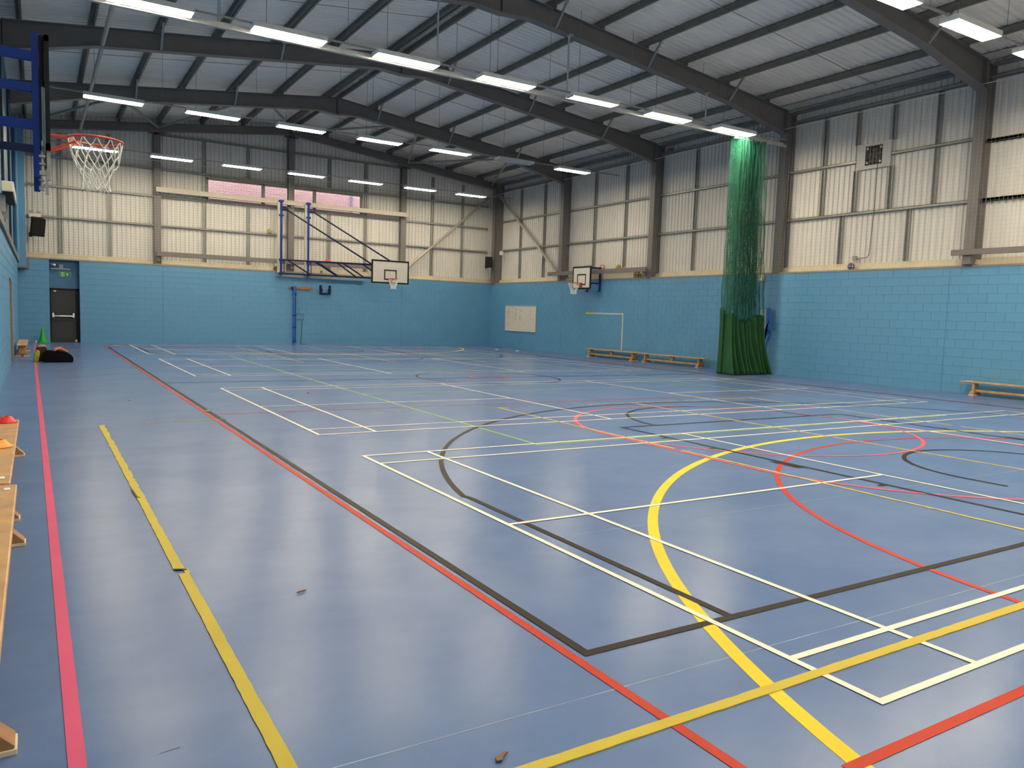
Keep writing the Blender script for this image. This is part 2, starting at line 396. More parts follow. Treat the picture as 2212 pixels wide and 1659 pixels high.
for k, (a, c) in enumerate(bays):
    for z in (4.79, 6.22, 7.74):
        if k == 3 and z == 6.22:
            for (p, q, zz) in ((a+.05, FANY0-.02, 6.32), (FANY1+.02, c-.05, 6.24)):
                m = M(); c_rail_y(m, CX-.03, p, q, zz); obj('girt', m, MAT['galv'], wall_right)
            continue
        m = M(); c_rail_y(m, CX-.03, a+.05, c-.05, z-.0, hz=.075 if z < 7 else .10); obj('girt', m, MAT['galv'], wall_right)
    obj('eaves_beam', M().tube([(CX-.16, a+.12, 8.02), (CX-.16, c-.12, 8.02)], .06, 10), MAT['steel'], wall_right)
m = M(); c_rail_y(m, CX-.03, 5, FY[4]-.05, 4.79); c_rail_y(m, CX-.03, 5, FY[4]-.05, 6.22); obj('girt', m, MAT['galv'], wall_right)
def rpost(y, z0, z1): obj('wall_post', M().box(CX-.12, CX-.03, y-.06, y-.05, z0, z1).box(CX-.12, CX-.03, y+.05, y+.06, z0, z1).box(CX-.05, CX-.035, y-.05, y+.05, z0, z1), MAT['galv'], wall_right)
for y in (30.35, 28.3, 24.5, 22.5, 18.68, 16.75):
    for z0, z1 in ((HB+.24, 4.75), (4.83, 6.18), (6.26, 7.69)): rpost(y, z0, z1)
for y in (13.43, 10.03):
    rpost(y, 4.83, 6.18 if y > 12 else 6.28); rpost(y, 6.28 if y > 12 else 6.36, 7.69)
for y in (12.36, 11.27): rpost(y, 4.83, FANZ0); rpost(y, FANZ1, 7.69)
for y in (12.72, 10.68): rpost(y, HB+.24, 4.75)
for i, y in enumerate(FY):
    m = M(); i_column(m, XR-.02 if i else XR-.1, CX-.05, y-.02 if i else y-.12, .125, HB+.0, rtop(XR)-.02)
    m.box(XR+.0, CX-.05, y-.16, y+.12, HB+.036, HB+.06)
    obj('column', m, MAT['steel'], wall_right)
obj('wall_brace', M().tube([(XR+.1, 32.0, 7.45), (XR+.1, 26.72, 3.50)], 0.06, 10), MAT['brace'], wall_right)

# left wall (seen edge on): low blocks, grey trim, upper blue wall, columns, corner pier
wall_left = struct('wall_left')
obj('wall_body', M().box(XL-.4, XL-.006, YN, 20.9, 0, 2.95).box(XL-.4, XL-.006, 22.0, CY, 0, 2.95).box(XL-.4, XL-.006, 20.9, 22.0, 2.1, 2.95), MAT['mortar'], wall_left)
lay_blocks(wall_left, 0, YF-.01, -.01, 13, lambda u, z, p: (XL-.004+p, u, z), [(20.9, 22.0, 0, 2.1)], PI/2, lambda u: u, limit=0)
obj('upper_wall', M().box(XL-.4, XL-.10, YN, CY, 2.95, 8.5), MAT['block'], wall_left)
for i, y in enumerate(FY):
    m = M(); i_column(m, XL-.30, XL-.03, y-.02 if i else y-.12, .12, 3.12, rtop(XL)-.02); obj('column', m, MAT['steel'], wall_left)
obj('corner_pier', M().box(XL-.08, -3.25, 31.95, YF-.01, 2.80, 7.9), MAT['block'], wall_left)
obj('corner_pier_cap', M().box(XL-.1, -3.23, 31.93, YF-.01, 2.74, 2.80).box(-3.25, -3.16, YF-.04, YF-.005, 2.74, 3.15), MAT['rail'], wall_left)
obj('downpipe', M().tube([(-3.50, 31.85, 2.95), (-3.50, 31.85, 8.1)], .05, 10), MAT['block'], wall_left)
trim = struct('trim_1', M().box(XL-.1, XL+.05, YN, 31.95, 2.95, 3.12), MAT['rail'])
wall_near = struct('wall_near', M().box(XL-.4, CX+.2, YN-.2, YN, 0, 3.1).box(XL-.4, CX+.2, YN-.2, YN-.02, 3.1, 9.8), MAT['liner'])

# doors
door = struct('door_1')
y = YF+.2
dl = obj('door_leaf', M().box(DX0+.05, DX1-.13, y, y+.05, .012, 2.0), MAT['door'], door, bevel=.004)
obj('door_frame', M().box(DX0+.005, DX0+.05, y-.02, y+.07, 0, 2.06).box(DX1-.12, DX1-.005, y-.02, y+.07, 0, 2.06).box(DX0, DX1, y-.02, y+.07, 2.005, 2.06), MAT['black'], door)
m = M()
for (a, c, e, f) in ((DX0+.13, DX1-.2, 1.12, 1.9), (DX0+.13, DX1-.2, .12, .98)):
    m.box(a, c, y-.008, y, e, e+.018).box(a, c, y-.008, y, f-.018, f).box(a, a+.018, y-.008, y, e, f).box(c-.018, c, y-.008, y, e, f)
obj('panel_moulding', m, MAT['door'], dl)
obj('push_bar', M().tube([(DX0+.12, y-.07, 1.0), (DX1-.2, y-.07, 1.0)], .02, 10).box(DX0+.08, DX0+.14, y-.09, y, .95, 1.12).box(DX1-.24, DX1-.18, y-.09, y, .95, 1.12), MAT['chrome'], dl, label='chrome push bar')
obj('door_closer', M().box(DX0+.14, DX0+.22, y-.04, y, 1.92, 1.98), MAT['galv_l'], dl)
obj('door_stop', M().box(DX1-.17, DX1-.1, y-.06, y-.02, .02, .10), MAT['galv_l'], door)
door2 = struct('door_2')
dl = obj('door_leaf', M().box(XL-.10, XL-.05, 20.96, 21.94, .01, 2.04), mat('dark_red_brown_door', (.07,.025,.02), .5), door2)
obj('door_frame', M().box(XL-.12, XL+.02, 20.9, 20.96, 0, 2.1).box(XL-.12, XL+.02, 21.94, 22.0, 0, 2.1).box(XL-.12, XL+.02, 20.9, 22.0, 2.04, 2.1), MAT['wood_dk'], door2)
obj('door_handle', M().tube([(XL-.04, 21.1, 1.0), (XL+.03, 21.1, 1.0), (XL+.03, 21.22, 1.0)], .012, 8), MAT['chrome'], dl)

# ------------------------------------------------------------------ roof: deck sheets, purlins, rafters
ceiling = struct('ceiling')
def deck_sheet(side):
    m = M(); pitch = .2; L = 1.0
    x0, x1 = (RX, CX+.25) if side > 0 else (RX, XL-.4)
    ys = []
    for i in range(5):
        a = i*pitch; ys += [(a, 0), (a+.13, 0), (a+.145, .05), (a+.185, .05)]
    ys += [(L, 0)]
    vs = []; fs = []
    for yy, d in ys: vs += [(x0, yy, deckz(x0)+d), (x1, yy, deckz(x1)+d)]
    for i in range(len(ys)-1): fs.append((2*i, 2*i+1, 2*i+3, 2*i+2))
    return m.add(vs, fs)
for side in (1, -1):
    me = deck_sheet(side).mesh('roof_sheet'); me.materials.append(MAT['deck'])
    for i in range(37):
        o = bpy.data.objects.new('roof_sheet', me); COL.objects.link(o); o.parent = ceiling; o.location = (0, CY-i-.95, 0)
m = M()
for side in (1, -1):
    x0, x1 = RX, (CX+.3 if side > 0 else XL-.45)
    m.add([(x0, YN, deckz(x0)+.08), (x1, YN, deckz(x1)+.08), (x1, CY+.1, deckz(x1)+.08), (x0, CY+.1, deckz(x0)+.08),
           (x0, YN, deckz(x0)+.16), (x1, YN, deckz(x1)+.16), (x1, CY+.1, deckz(x1)+.16), (x0, CY+.1, deckz(x0)+.16)],
          [(0,1,2,3),(4,7,6,5),(0,4,5,1),(1,5,6,2),(2,6,7,3),(3,7,4,0)])
obj('roof_skin', m, MAT['deck'], ceiling)
PX = [6.35, 6.78, 8.07, 9.58, 11.08, 12.52, 14.18, 15.9, 17.0, 4.55, 2.93, 1.33, -.12, -1.66, -3.2]
for x in PX:
    s = 1 if x > RX else -1; zb = rtop(x)+.10; m = M()
    if abs(x-RX) < .3: zb += .0
    h = .195; t = .012
    m.box(x-t/2, x+t/2, YN+.1, CY-.05, zb, zb+h)
    m.box(x-.065 if s > 0 else x-t/2, x+t/2 if s > 0 else x+.065, YN+.1, CY-.05, zb, zb+t)
    m.box(x-t/2 if s > 0 else x-.065, x+.065 if s > 0 else x+t/2, YN+.1, CY-.05, zb+h-t, zb+h)
    obj('purlin', m, MAT['purlin'] if x < 16.9 else MAT['galv_l'], ceiling)
# anti-sag wires, mid bay
for i, (a, c) in enumerate(bays+[(-3.0, FY[5])]):
    ym = (a+c)/2; m = M()
    m.tube([(RX+.2, ym, rtop(RX+.2)+.16), (16.9, ym, rtop(16.9)+.16)], .007, 5).tube([(RX-.2, ym, rtop(RX-.2)+.16), (XL, ym, rtop(XL)+.16)], .007, 5)
    obj('sag_rod', m, MAT['steel'], ceiling)
def beam_prism(m, prof, y, hw, t=.016):
    """I rafter: prof = list of (x, zbot, ztop)"""
    n = len(prof)
    for dy0, dy1, kind in ((-.007, .007, 'web'), (-hw, hw, 'top'), (-hw, hw, 'bot')):
        vs = []
        for x, zb, zt_ in prof:
            lo, hi = (zb, zt_) if kind == 'web' else ((zt_-t, zt_) if kind == 'top' else (zb, zb+t))
            vs += [(x, y+dy0, lo), (x, y+dy1, lo), (x, y+dy1, hi), (x, y+dy0, hi)]
        fs = []
        for i in range(n-1):
            a = 4*i; b_ = a+4
            for j in range(4): fs.append((a+j, a+(j+1) % 4, b_+(j+1) % 4, b_+j))
        fs += [(3,2,1,0), (4*n-4,4*n-3,4*n-2,4*n-1)]
        m.add(vs, fs)
for i, y in enumerate(FY):
    d = .46 if i else .30
    yy = y-.02 if i else y-.12
    prof = []
    xs = [XR-.02, 14.3, RX+.75, RX+.02, RX-.02, RX-.75, -1.6, XL-.03]
    for x in xs:
        dep = d
        if i:
            if x in (XR-.02, XL-.03): dep = d+.24
            if abs(x-RX) < .1: dep = d+.14
        prof.append((x, rtop(x)-dep, rtop(x)))
        m = M(); beam_prism(m, prof, yy, .125)
    m.box(RX-.012, RX+.012, yy-.105, yy+.105, rtop(RX)-d-.10, rtop(RX))
    for x in (XR-.02, XL-.03+.05): m.box(x-.025, x, yy-.105, yy+.105, rtop(x)-d-.1, rtop(x)+.02)
    obj('rafter', m, MAT['steel'], ceiling)
    # cleats and fly braces
    for k, x in enumerate(sorted(PX)):
        if abs(x-RX) < .5 or x > 16.5 or x < -3: continue
        obj('purlin_cleat', M().box(x-.045, x+.045, yy-.05, yy+.05, rtop(x)-.0, rtop(x)+.13), MAT['steel'], ceiling)
        if k % 2 == 0 and i:
            m = M().bar((x, yy-.62, rtop(x)+.11), (x, yy-.10, rtop(x)-d+.02), .05, .05)
            m.bar((x, yy+.62, rtop(x)+.11), (x, yy+.10, rtop(x)-d+.02), .05, .05)
            obj('fly_brace', m, MAT['galv'], ceiling)
# roof bracing tubes in the end bay
yb, yr = FY[0]-.2, FY[1]+.1
for xc, xs in ((1.25, (-.55, 3.1)), (6.6, (4.2, 8.9)), (11.9, (9.8, 13.9)), (16.4, (14.0,)), (-3.3, (-.7,))):
    for xr in xs: obj('roof_brace', M().tube([(xc, yb, rtop(xc)-.16), (xr, yr, rtop(xr)-.34)], .045, 8), MAT['galv'], ceiling)
obj('ceiling_tube', M().tube([(-1.45, 14.9, 7.93), (-1.45, 32.2, 7.93)], .05, 10), MAT['rail_l'], ceiling)

# ------------------------------------------------------------------ floor lines (paint on the floor, children of the floor)
LZ = {'yellow': .0012, 'green': .0018, 'red': .0024, 'pink': .0030, 'hotpink': .0030, 'black': .0036, 'white': .0042, 'tape': .0048}
LN = [0]
def line(name, pts, colr, wd=.05, closed=False, z=None, m=None):
    r = M() if m is None else m
    LN[0] += 1
    r.ribbon(pts, wd, (z or LZ[colr])+(LN[0] % 40)*.000012, closed)
    if m is None: return obj(name, r, MAT['l_'+colr], floor, recalc=False)
def arc(cx, cy, r, a0, a1, n=64): return [(cx+r*math.cos(math.radians(a0+(a1-a0)*i/n)), cy+r*math.sin(math.radians(a0+(a1-a0)*i/n))) for i in range(n+1)]
MY = 15.03; MX = 6.7
def mir(pts): return [(2*MX-p[0], 2*MY-p[1]) for p in pts]
# badminton courts
for y0 in (0, 7.615, 16.467, 24.748):
    B = lambda p: line('badminton_line', p, 'white', .04)
    W_, L_ = 6.1, 13.4
    for yy in (.02, .48, 5.62, 6.08): B([(0, y0+yy), (L_, y0+yy)])
    for xx in (.02, .78, 4.70, L_-4.70, L_-.78, L_-.02): B([(xx, y0+.0), (xx, y0+W_)])
    for xa, xb in ((0, 4.70), (L_-4.70, L_)): B([(xa, y0+3.05), (xb, y0+3.05)])
# basketball court
K = lambda p, c=False: line('basketball_line', p, 'black', .05, c)
K([(-.805, .95), (-.805, 29.11)]); K([(14.205, .95), (14.205, 29.11)])
K([(-.83, .975), (14.23, .975)]); K([(-.83, 29.085), (14.23, 29.085)]); K([(-.83, MY), (14.23, MY)])
K(arc(MX, MY, 1.8, 0, 360, 72)[:-1], True)
t3 = [(.165, 1.0)]+[(.165, 3.95)]+arc(MX, 2.53, 6.72, 167.5, 12.5, 72)+[(13.235, 3.95), (13.235, 1.0)]
key = [(4.255, 1.0), (4.255, 6.84), (9.25, 6.84), (9.25, 1.0)]
ft = arc(MX, 6.84, 1.8, 0, 180, 40)
nc = [(5.41, 2.14), (5.41, 2.53)]+arc(MX, 2.53, 1.29, 180, 0, 36)+[(7.99, 2.53), (7.99, 2.14)]
for p in (t3, key, ft, nc): K(p); K(mir(p))
for sx in (4.18, 9.32):
    for yy, hh in ((2.72, .05), (3.87, .40), (4.99, .05), (5.85, .05)):
        p = [(sx, yy-hh/2), (sx, yy+hh/2)]
        line('lane_mark', p, 'black', .10, z=.0037); line('lane_mark', mir(p), 'black', .10, z=.0037)
# netball court
N = lambda p, c=False: line('netball_line', p, 'red', .05, c)
N([(-.885, -2.9), (-.885, 30.29)]); N([(14.285, -.22), (14.285, 30.29)])
for yy in (-.22, 30.28): N([(-.91 if yy > 0 else -.55, yy), (14.31, yy)])
for yy in (9.96, 20.1): line('netball_line', [(-.885, yy), (14.285, yy)], 'red', .035)
sc = arc(MX, -.22, 4.86, 0, 180, 72); N(sc); N(mir(sc)); N(arc(MX, MY, .45, 0, 360, 32)[:-1], True)
# five-a-side arcs
ya = arc(MX, -2.31, 7.48, 14.5, 165.5, 90)
line('five_a_side_arc', ya, 'yellow', .08); line('five_a_side_arc', mir(ya), 'yellow', .08)
# volleyball court
G = lambda p: line('volleyball_line', p, 'green', .04)
G([(2.25, 6.0), (2.25, 24.05)]); G([(11.2, 6.0), (11.2, 24.05)])
for yy in (6.02, 12.05, 18.05, 24.05): G([(2.25, yy), (11.2, yy)])
# pink running loop
cxp = 6.14
lo = arc(cxp, 3.95, 2.52, 0, -180, 48)+arc(cxp, 6.3, 2.52, 180, 0, 48)
line('pink_loop', lo, 'pink', .055, True); line('pink_loop', arc(cxp, 6.35, 2.5, 180, 360, 48), 'pink', .05)
# pink boundary line beside the left wall
line('pink_boundary_line', [(-2.885, -.5), (-2.885, 1.05), (-2.93, 8.3), (-3.0, 18.6), (-3.04, 31.9)], 'hotpink', .055)
# peeling yellow tape: narrow strips with ragged edges and a little thickness
def tape(pts, wd=.05, rag=.004, z=.0050, mt='l_tape', gaps=()):
    (xa, ya_), (xb, yb_) = pts; L = math.hypot(xb-xa, yb_-ya_); n = max(4, int(L/.06)); d = Vector(((xb-xa)/L, (yb_-ya_)/L)); q = Vector((-d.y, d.x))
    runs = []; cur = []
    for i in range(n+1):
        s = L*i/n
        if any(a < s < b_ for a, b_ in gaps):
            if len(cur) > 1: runs.append(cur)
            cur = []; continue
        cur.append(s)
    if len(cur) > 1: runs.append(cur)
    for run in runs:
        vs = []; fs = []; LN[0] += 1; zq = z+(LN[0] % 40)*.000012
        for s in run:
            o1 = wd/2-abs(R_.gauss(0, rag)); o2 = wd/2-abs(R_.gauss(0, rag)); c = Vector((xa, ya_))+d*s
            a = c+q*o1; b_ = c-q*o2
            vs += [(a.x,a.y,zq),(b_.x,b_.y,zq),(a.x,a.y,.0005),(b_.x,b_.y,.0005)]
        for i in range(len(run)-1):
            k = 4*i; fs += [(k+1,k+5,k+4,k), (k,k+4,k+6,k+2), (k+1,k+3,k+7,k+5)]
        obj('tape_strip', M().add(vs, fs), MAT[mt], floor, recalc=False)
tape([(-2.28, 5.15), (-2.28, 3.02)], wd=.062, rag=.003)
tape([(-2.295, 9.3), (-2.285, 5.1)], wd=.060, rag=.005)
tape([(-2.275, 9.3), (-2.27, 4.9)], wd=.050, rag=.010, z=.0046)
tape([(-2.268, 2.94), (-2.27, .30)], wd=.060, rag=.0015)
tape([(-2.30, .32), (9.88, .32)], wd=.058, rag=.0015, gaps=((4.02, 4.06),))
tape([(-2.2, 9.36), (1.9, 9.40)], wd=.03, rag=.010, mt='l_tape_old', gaps=((0, .35), (.62, .75), (1.45, 3.2), (3.45, 3.55), (3.85, 3.95)))
tape([(3.4, 9.43), (9.9, 9.40)], wd=.03, rag=.010, mt='l_tape_old', gaps=((.5, .8), (1.1, 1.9), (3.2, 3.3), (4.4, 4.5)))
for x in (3.69, 6.6, 9.85):
    tape([(x, 9.43), (x, .32)], wd=.045, rag=.006, mt='l_tape_old', gaps=((4.3, 4.36),))
    tape([(x, 20.7), (x, 29.7)], wd=.045, rag=.006, mt='l_tape_old', gaps=((5.3, 5.5),))
obj('floor_seam', M().ribbon([(-3.2, .66), (5, .58)], .0035, .0009), mat('vinyl_weld', (.27,.34,.46), .4, var=.5, scale=5), floor, recalc=False)
obj('floor_seam', M().ribbon([(.3, 2.62), (12, 2.5)], .0025, .0009), mat('vinyl_weld', (.17,.24,.40), .4, var=.5, scale=5), floor, recalc=False)

tape([(-2.248, 3.03), (-2.245, 2.93)], wd=.03, rag=.003)
for pts in ([(-2.31, 3.035), (-2.245, 3.012), (-2.24, 3.0), (-2.25, 2.992), (-2.30, 3.015)], [(-2.325, 5.32), (-2.315, 5.02), (-2.285, 4.98), (-2.30, 5.03), (-2.31, 5.30)]):
    obj('tape_curl', M().prism(pts, .006, .009, 'z'), mat('dark_tape_backing', (.05,.04,.015), .7), floor)
m = M(); rs = random.Random(21)
for i in range(60):
    x, y = rs.uniform(-2.9, 7), rs.uniform(.2, 9); a = rs.uniform(0, PI) if i % 3 else rs.uniform(-.3, .3); L = rs.uniform(.015, .07)
    m.ribbon([(x, y), (x+L*math.cos(a), y+L*math.sin(a))], rs.uniform(.002, .005), .0008)
obj('scuff_marks', m, mat('dark_scuff', (.035,.045,.075), .6), floor, kind='stuff', recalc=False)
# ------------------------------------------------------------------ lamps
ordn = ['first', 'second', 'third', 'fourth', 'fifth', 'sixth', 'seventh']
rows = [(30.0, 'far end'), (22.1, 'middle'), (14.25, 'divider track'), (6.33, 'near'), (-1.45, 'behind')]
LX = [6.5+2.53*(k-3) for k in range(7)]
def make_lamp(name, label, x, y, mode='lit', wires=True, group='fluorescent lamps hung in rows'):
    t = thing(name, label, 'lamp', (x, y, 7.0), 0, group)
    m = M().box(-.725, .725, -.185, .185, .055, .075)
    m.box(-.725, .725, -.185, -.172, -.02, .055).box(-.725, .725, .172, .185, -.02, .055).box(-.725, -.712, -.172, .172, -.02, .055).box(.712, .725, -.172, .172, -.02, .055)
    obj('tray', m, MAT['tray'], t)
    if mode == 'lit':
        obj('diffuser', M().box(-.70, .70, -.165, .165, -.032, .0), MAT['lamp%g' % y], t, bevel=.012)
    elif mode == 'half':
        obj('lamp_tube', M().tube([(-.68, .06, .0), (.68, .06, .0)], .018, 10), MAT['tube'], t)
        obj('lamp_tube', M().tube([(.15, -.05, .0), (.68, -.05, .0)], .018, 10), MAT['tube'], t)
        obj('lamp_holder', M().box(-.71, -.685, -.12, .12, -.03, .03), MAT['black'], t)
    elif mode == 'split':
        obj('diffuser', M().box(-.70, .70, .035, .165, -.032, .0).box(-.70, -.30, -.165, .035, -.032, .0).box(-.30, .70, -.165, -.02, -.032, .0), MAT['lamp%g' % y], t)
    else:
        obj('reflector', M().box(-.70, .70, -.165, .165, .040, .052), MAT['tray'], t)
    if wires:
        zz = rtop(x)+.10-7.0
        obj('suspension_wire', M().tube([(-.45, 0, .07), (-.45, 0, zz)], .006, 5), MAT['wire'], t)
        if abs(x-RX) < 1.5: obj('suspension_wire', M().tube([(-.25, 0, .07), (-.25, 0, zz)], .006, 5), MAT['wire'], t)
    return t
rowname = {30.0: 'in the row nearest the far wall', 22.1: 'in the middle row', 14.25: 'in the curtain track row', 6.33: 'in the row nearest the camera', -1.45: 'in the row behind the camera'}
for y, nm in rows:
    for k, x in enumerate(LX):
        mode = 'lit'; kind = 'lit rectangular ceiling lamp'
        if y == 14.25 and k == 4: mode = 'half'; kind = 'ceiling lamp with bare tubes'
        if y == 14.25 and k == 1: mode = 'split'; kind = 'lit ceiling lamp with dark strip'
        if y == 22.1 and k == 5: mode = 'off'; kind = 'unlit ceiling lamp with bare white tray'
        make_lamp('ceiling_lamp', '%s, %s from left %s' % (kind, ordn[k], rowname[y]), x, y, mode)
    tr = thing('lamp_conduit', 'thin grey conduit linking the lamps '+rowname[y], 'conduit', (0, y, 7.08), 0, 'conduits along the lamp rows')
    cdt = obj('conduit_tube', M().bar((-3.3, 0, 0), (16.3, 0, 0), .045, .03), MAT['galv'], tr)
    for x in (-.05+LX[k]+1.26 for k in range(6)):
        obj('conduit_hanger', M().tube([(x, 0, 0), (x, 0, rtop(x)+.10-7.08)], .005, 5), MAT['wire'], cdt)

# curtain track
tk = thing('curtain_track', 'long pale metal curtain track hung from rods below a rafter', 'track', (0, 14.6, 7.02))
obj('track_rail', M().box(-3.4, 16.55, -.04, .04, -.05, -.035).box(-3.4, 16.55, -.045, -.035, -.05, .06).box(-3.4, 16.55, .035, .045, -.05, .06).box(-3.4, 16.55, -.04, .04, .05, .06), MAT['galv_l'], tk)
for x in (.16, 4.87, 8.48, 13.28):
    hr = obj('hanger_rod', M().tube([(x, 0, .05), (x, 0, rtop(x)-.47-7.02)], .022, 8), MAT['galv_l'], tk)
    obj('hanger_clamp', M().box(x-.06, x+.06, -.12, .05, rtop(x)-.50-7.02, rtop(x)-.47-7.02), MAT['galv'], hr)
obj('track_end', M().box(16.35, 16.72, -.03, .03, -.06, .02).tube([(16.4, 0, .02), (16.4, .05, .28)], .02, 8), MAT['galv_l'], tk)

# ------------------------------------------------------------------ divider curtain: net above, cloth below
cu = thing('divider_curtain', 'green net divider curtain drawn into a bundle on the right', 'curtain', (15.55, 14.6, 0))
def cpath(t, z):
    # folded path; narrower at the top
    f = z/7.0
    xc = -.28-.19*f; half = .82-.24*f
    x = xc+half*(2*t-1); amp = .16+.05*math.sin(7*t)
    yv = amp*math.sin(t*2*PI*11+.6*math.sin(5*t))+.02*math.sin(9*z*.6+t*20)
    return (x+.02*math.sin(z*1.7+t*30), yv, z)
m = M(); NV = 300; zs_ = [1.78+.32*math.sin(0)]+[2.0+i*(6.95-2.0)/16 for i in range(17)]
def strand(path, r):
    n = 3; prev = None; base = len(m.v); k = len(path)
    for i, p in enumerate(path):
        for j in range(n):
            a = 2*PI*j/n; m.v.append((p[0]+r*math.cos(a), p[1]+r*math.sin(a), p[2]+(0 if i or True else 0)))
    for i in range(k-1):
        for j in range(n): m.f.append((base+i*n+j, base+i*n+(j+1) % n, base+(i+1)*n+(j+1) % n, base+(i+1)*n+j))
for i in range(NV):
    t = i/(NV-1); z0 = 1.66+.12*math.sin(t*9)+(.25 if t < .07 else 0)
    strand([cpath(t, z0+(6.96-z0)*q/14) for q in range(15)], .0042)
for q in range(92):
    z = 1.82+q*.056
    pth = [cpath(i/199, z) for i in range(200)]; r = .0034; base = len(m.v)
    for p in pth: m.v += [(p[0], p[1], p[2]+r), (p[0], p[1], p[2]-r), (p[0], p[1]+2*r, p[2])]
    for i in range(199):
        a = base+3*i
        for j in range(3): m.f.append((a+j, a+(j+1) % 3, a+3+(j+1) % 3, a+3+j))
obj('curtain_net', m, MAT['green_net'], cu, kind='stuff', recalc=False)
vs = []; fs = []; NU, NZ = 150, 22
for i in range(NU):
    t = i/(NU-1); ztop = 1.72+.10*math.sin(t*9)+(.30*(1-t/.09) if t < .09 else 0)+.03*math.sin(t*47)
    for k in range(NZ):
        f = k/(NZ-1); z = ztop*(1-f)+.015*f
        flare = 1+.10*math.sin(PI*f)-.06*f+.10*max(0, f-.85)*4
        x = -.25+.22*f*f+.87*(2*t-1)*(1+.10*f*f)+.04*math.sin(t*17+f*3)
        amp = .15+.05*math.sin(3*t+2)+.12*f*f
        yv = amp*math.sin(t*2*PI*9+1.1*math.sin(4*t)+.4*f)-.10*f*math.sin(PI*t)
        vs.append((x, yv, z))
for i in range(NU-1):
    for k in range(NZ-1): fs.append((i*NZ+k, i*NZ+k+1, (i+1)*NZ+k+1, (i+1)*NZ+k))
o = obj('curtain_skirt', M().add(vs, fs), MAT['green_cloth'], cu, smooth=True, label='solid dark green cloth skirt', recalc=False)
sd = o.modifiers.new('thick', 'SOLIDIFY'); sd.thickness = .008
ct = obj('curtain_tape', M().box(-1.06, .12, -.03, .03, 6.93, 6.985), MAT['cord'], cu)
m = M()
for i in range(14): m.box(-1.02+i*.08, -1.005+i*.08, -.012, .012, 6.97, 7.0)
obj('curtain_hook', m, MAT['galv'], ct, kind='stuff')

# ------------------------------------------------------------------ safety nets
def net_far():
    m = M(); r = .0034
    x0, x1, z0, z1, y = -3.15, 16.45, HB+.06, 7.25, YF+.0
    n = int((x1-x0)/.1)
    for i in range(n+1):
        x = x0+(x1-x0)*i/n; m.add([(x-r,y,z0),(x+r,y,z0),(x,y+r,z0),(x-r,y,z1),(x+r,y,z1),(x,y+r,z1)], [(0,1,4,3),(1,2,5,4),(2,0,3,5)])
    k = int((z1-z0)/.1)
    for i in range(k+1):
        z = z0+(z1-z0)*i/k; m.add([(x0,y,z-r),(x0,y,z+r),(x0,y+r,z),(x1,y,z-r),(x1,y,z+r),(x1,y+r,z)], [(0,3,4,1),(1,4,5,2),(2,5,3,0)])
    return m
nf = thing('safety_net', 'fine grey safety net stretched in front of the far upper wall', 'net', (6.6, YF, HB))
o = obj('netting', net_far(), MAT['net'], nf, kind='stuff', recalc=False); o.location = (-6.6, -YF, -HB)
def net_right():
    m = M(); r = .0026
    y0, y1, z0, z1, x = 5.0, 32.2, HB+.06, 7.52, XR-.035
    n = int((y1-y0)/.1)
    for i in range(n+1):
        y = y0+(y1-y0)*i/n; m.add([(x,y-r,z0),(x,y+r,z0),(x+r,y,z0),(x,y-r,z1),(x,y+r,z1),(x+r,y,z1)], [(0,1,4,3),(1,2,5,4),(2,0,3,5)])
    k = int((z1-z0)/.1)
    for i in range(k+1):
        z = z0+(z1-z0)*i/k; r = .0012; m.add([(x,y0,z-r),(x,y0,z+r),(x+r,y0,z),(x,y1,z-r),(x,y1,z+r),(x+r,y1,z)], [(0,3,4,1),(1,4,5,2),(2,5,3,0)])
    return m
nr = thing('safety_net', 'fine grey safety net stretched along the right upper wall', 'net', (XR-.035, 18, HB))
o = obj('netting', net_right(), MAT['net'], nr, kind='stuff', recalc=False); o.location = (-(XR-.035), -18, -HB)
for nn, a, c in ((nf, (-9.75, -.0, 7.25-HB), (9.85, 0, 7.25-HB)), (nr, (0, -13, 7.52-HB), (0, 14.2, 7.52-HB))):
    obj('top_rope', M().tube([a, c], .009, 6), MAT['cord'], nn)

# ------------------------------------------------------------------ basketball goals
def hoop(parent, rimz, fine=True, y0=.0):
    """rim in local coords: board face at y0, court towards -y"""
    c = (0, y0-.375, rimz)
    m = M().tube([(c[0]+.225*math.cos(2*PI*i/40), c[1]+.225*math.sin(2*PI*i/40), c[2]) for i in range(40)], .011, 8, True)
    rim = obj('rim', m, MAT['orange_steel'], parent, smooth=True)
    m = M().box(-.075, .075, y0-.012, y0-.001, rimz-.17, rimz+.02).box(-.06, .06, y0-.155, y0-.012, rimz-.012, rimz+.004)
    for s in (-1, 1):
        m.tube([(s*.06, y0-.012, rimz-.14), (s*.10, y0-.20, rimz-.05), (s*.16, y0-.24, rimz-.02), (s*.18, y0-.25, rimz-.005)], .009, 6)
    obj('rim_bracket', m, MAT['orange_steel'], rim)
    m = M(); NS = 12; lev = [(.225, 0), (.205, -.09), (.175, -.18), (.14, -.27), (.12, -.34), (.115, -.40), (.125, -.45)]
    rr = random.Random(3)
    jit = [[(rr.gauss(0, .007), rr.gauss(0, .012)) for _ in range(NS)] for _ in lev]
    def P(l, k, half):
        a = 2*PI*(k+(.5 if half else 0))/NS; r, dz = lev[l]; j = jit[l][k % NS] if l else (0, 0)
        return (c[0]+(r+j[0])*math.cos(a), c[1]+(r+j[0])*math.sin(a), c[2]+dz+j[1])
    for l in range(len(lev)-1):
        for k in range(NS):
            a = P(l, k, l % 2)
            for kk in ((k, k-1) if l % 2 == 0 else (k, k+1)):
                b_ = P(l+1, kk % NS, (l+1) % 2)
                mid = tuple((a[i]+b_[i])/2 for i in range(3))
                m.tube([a, (mid[0], mid[1], mid[2]-.008), b_], .0050 if fine else .006, 4)
    obj('hoop_net', m, MAT['cord'], rim)
    return rim
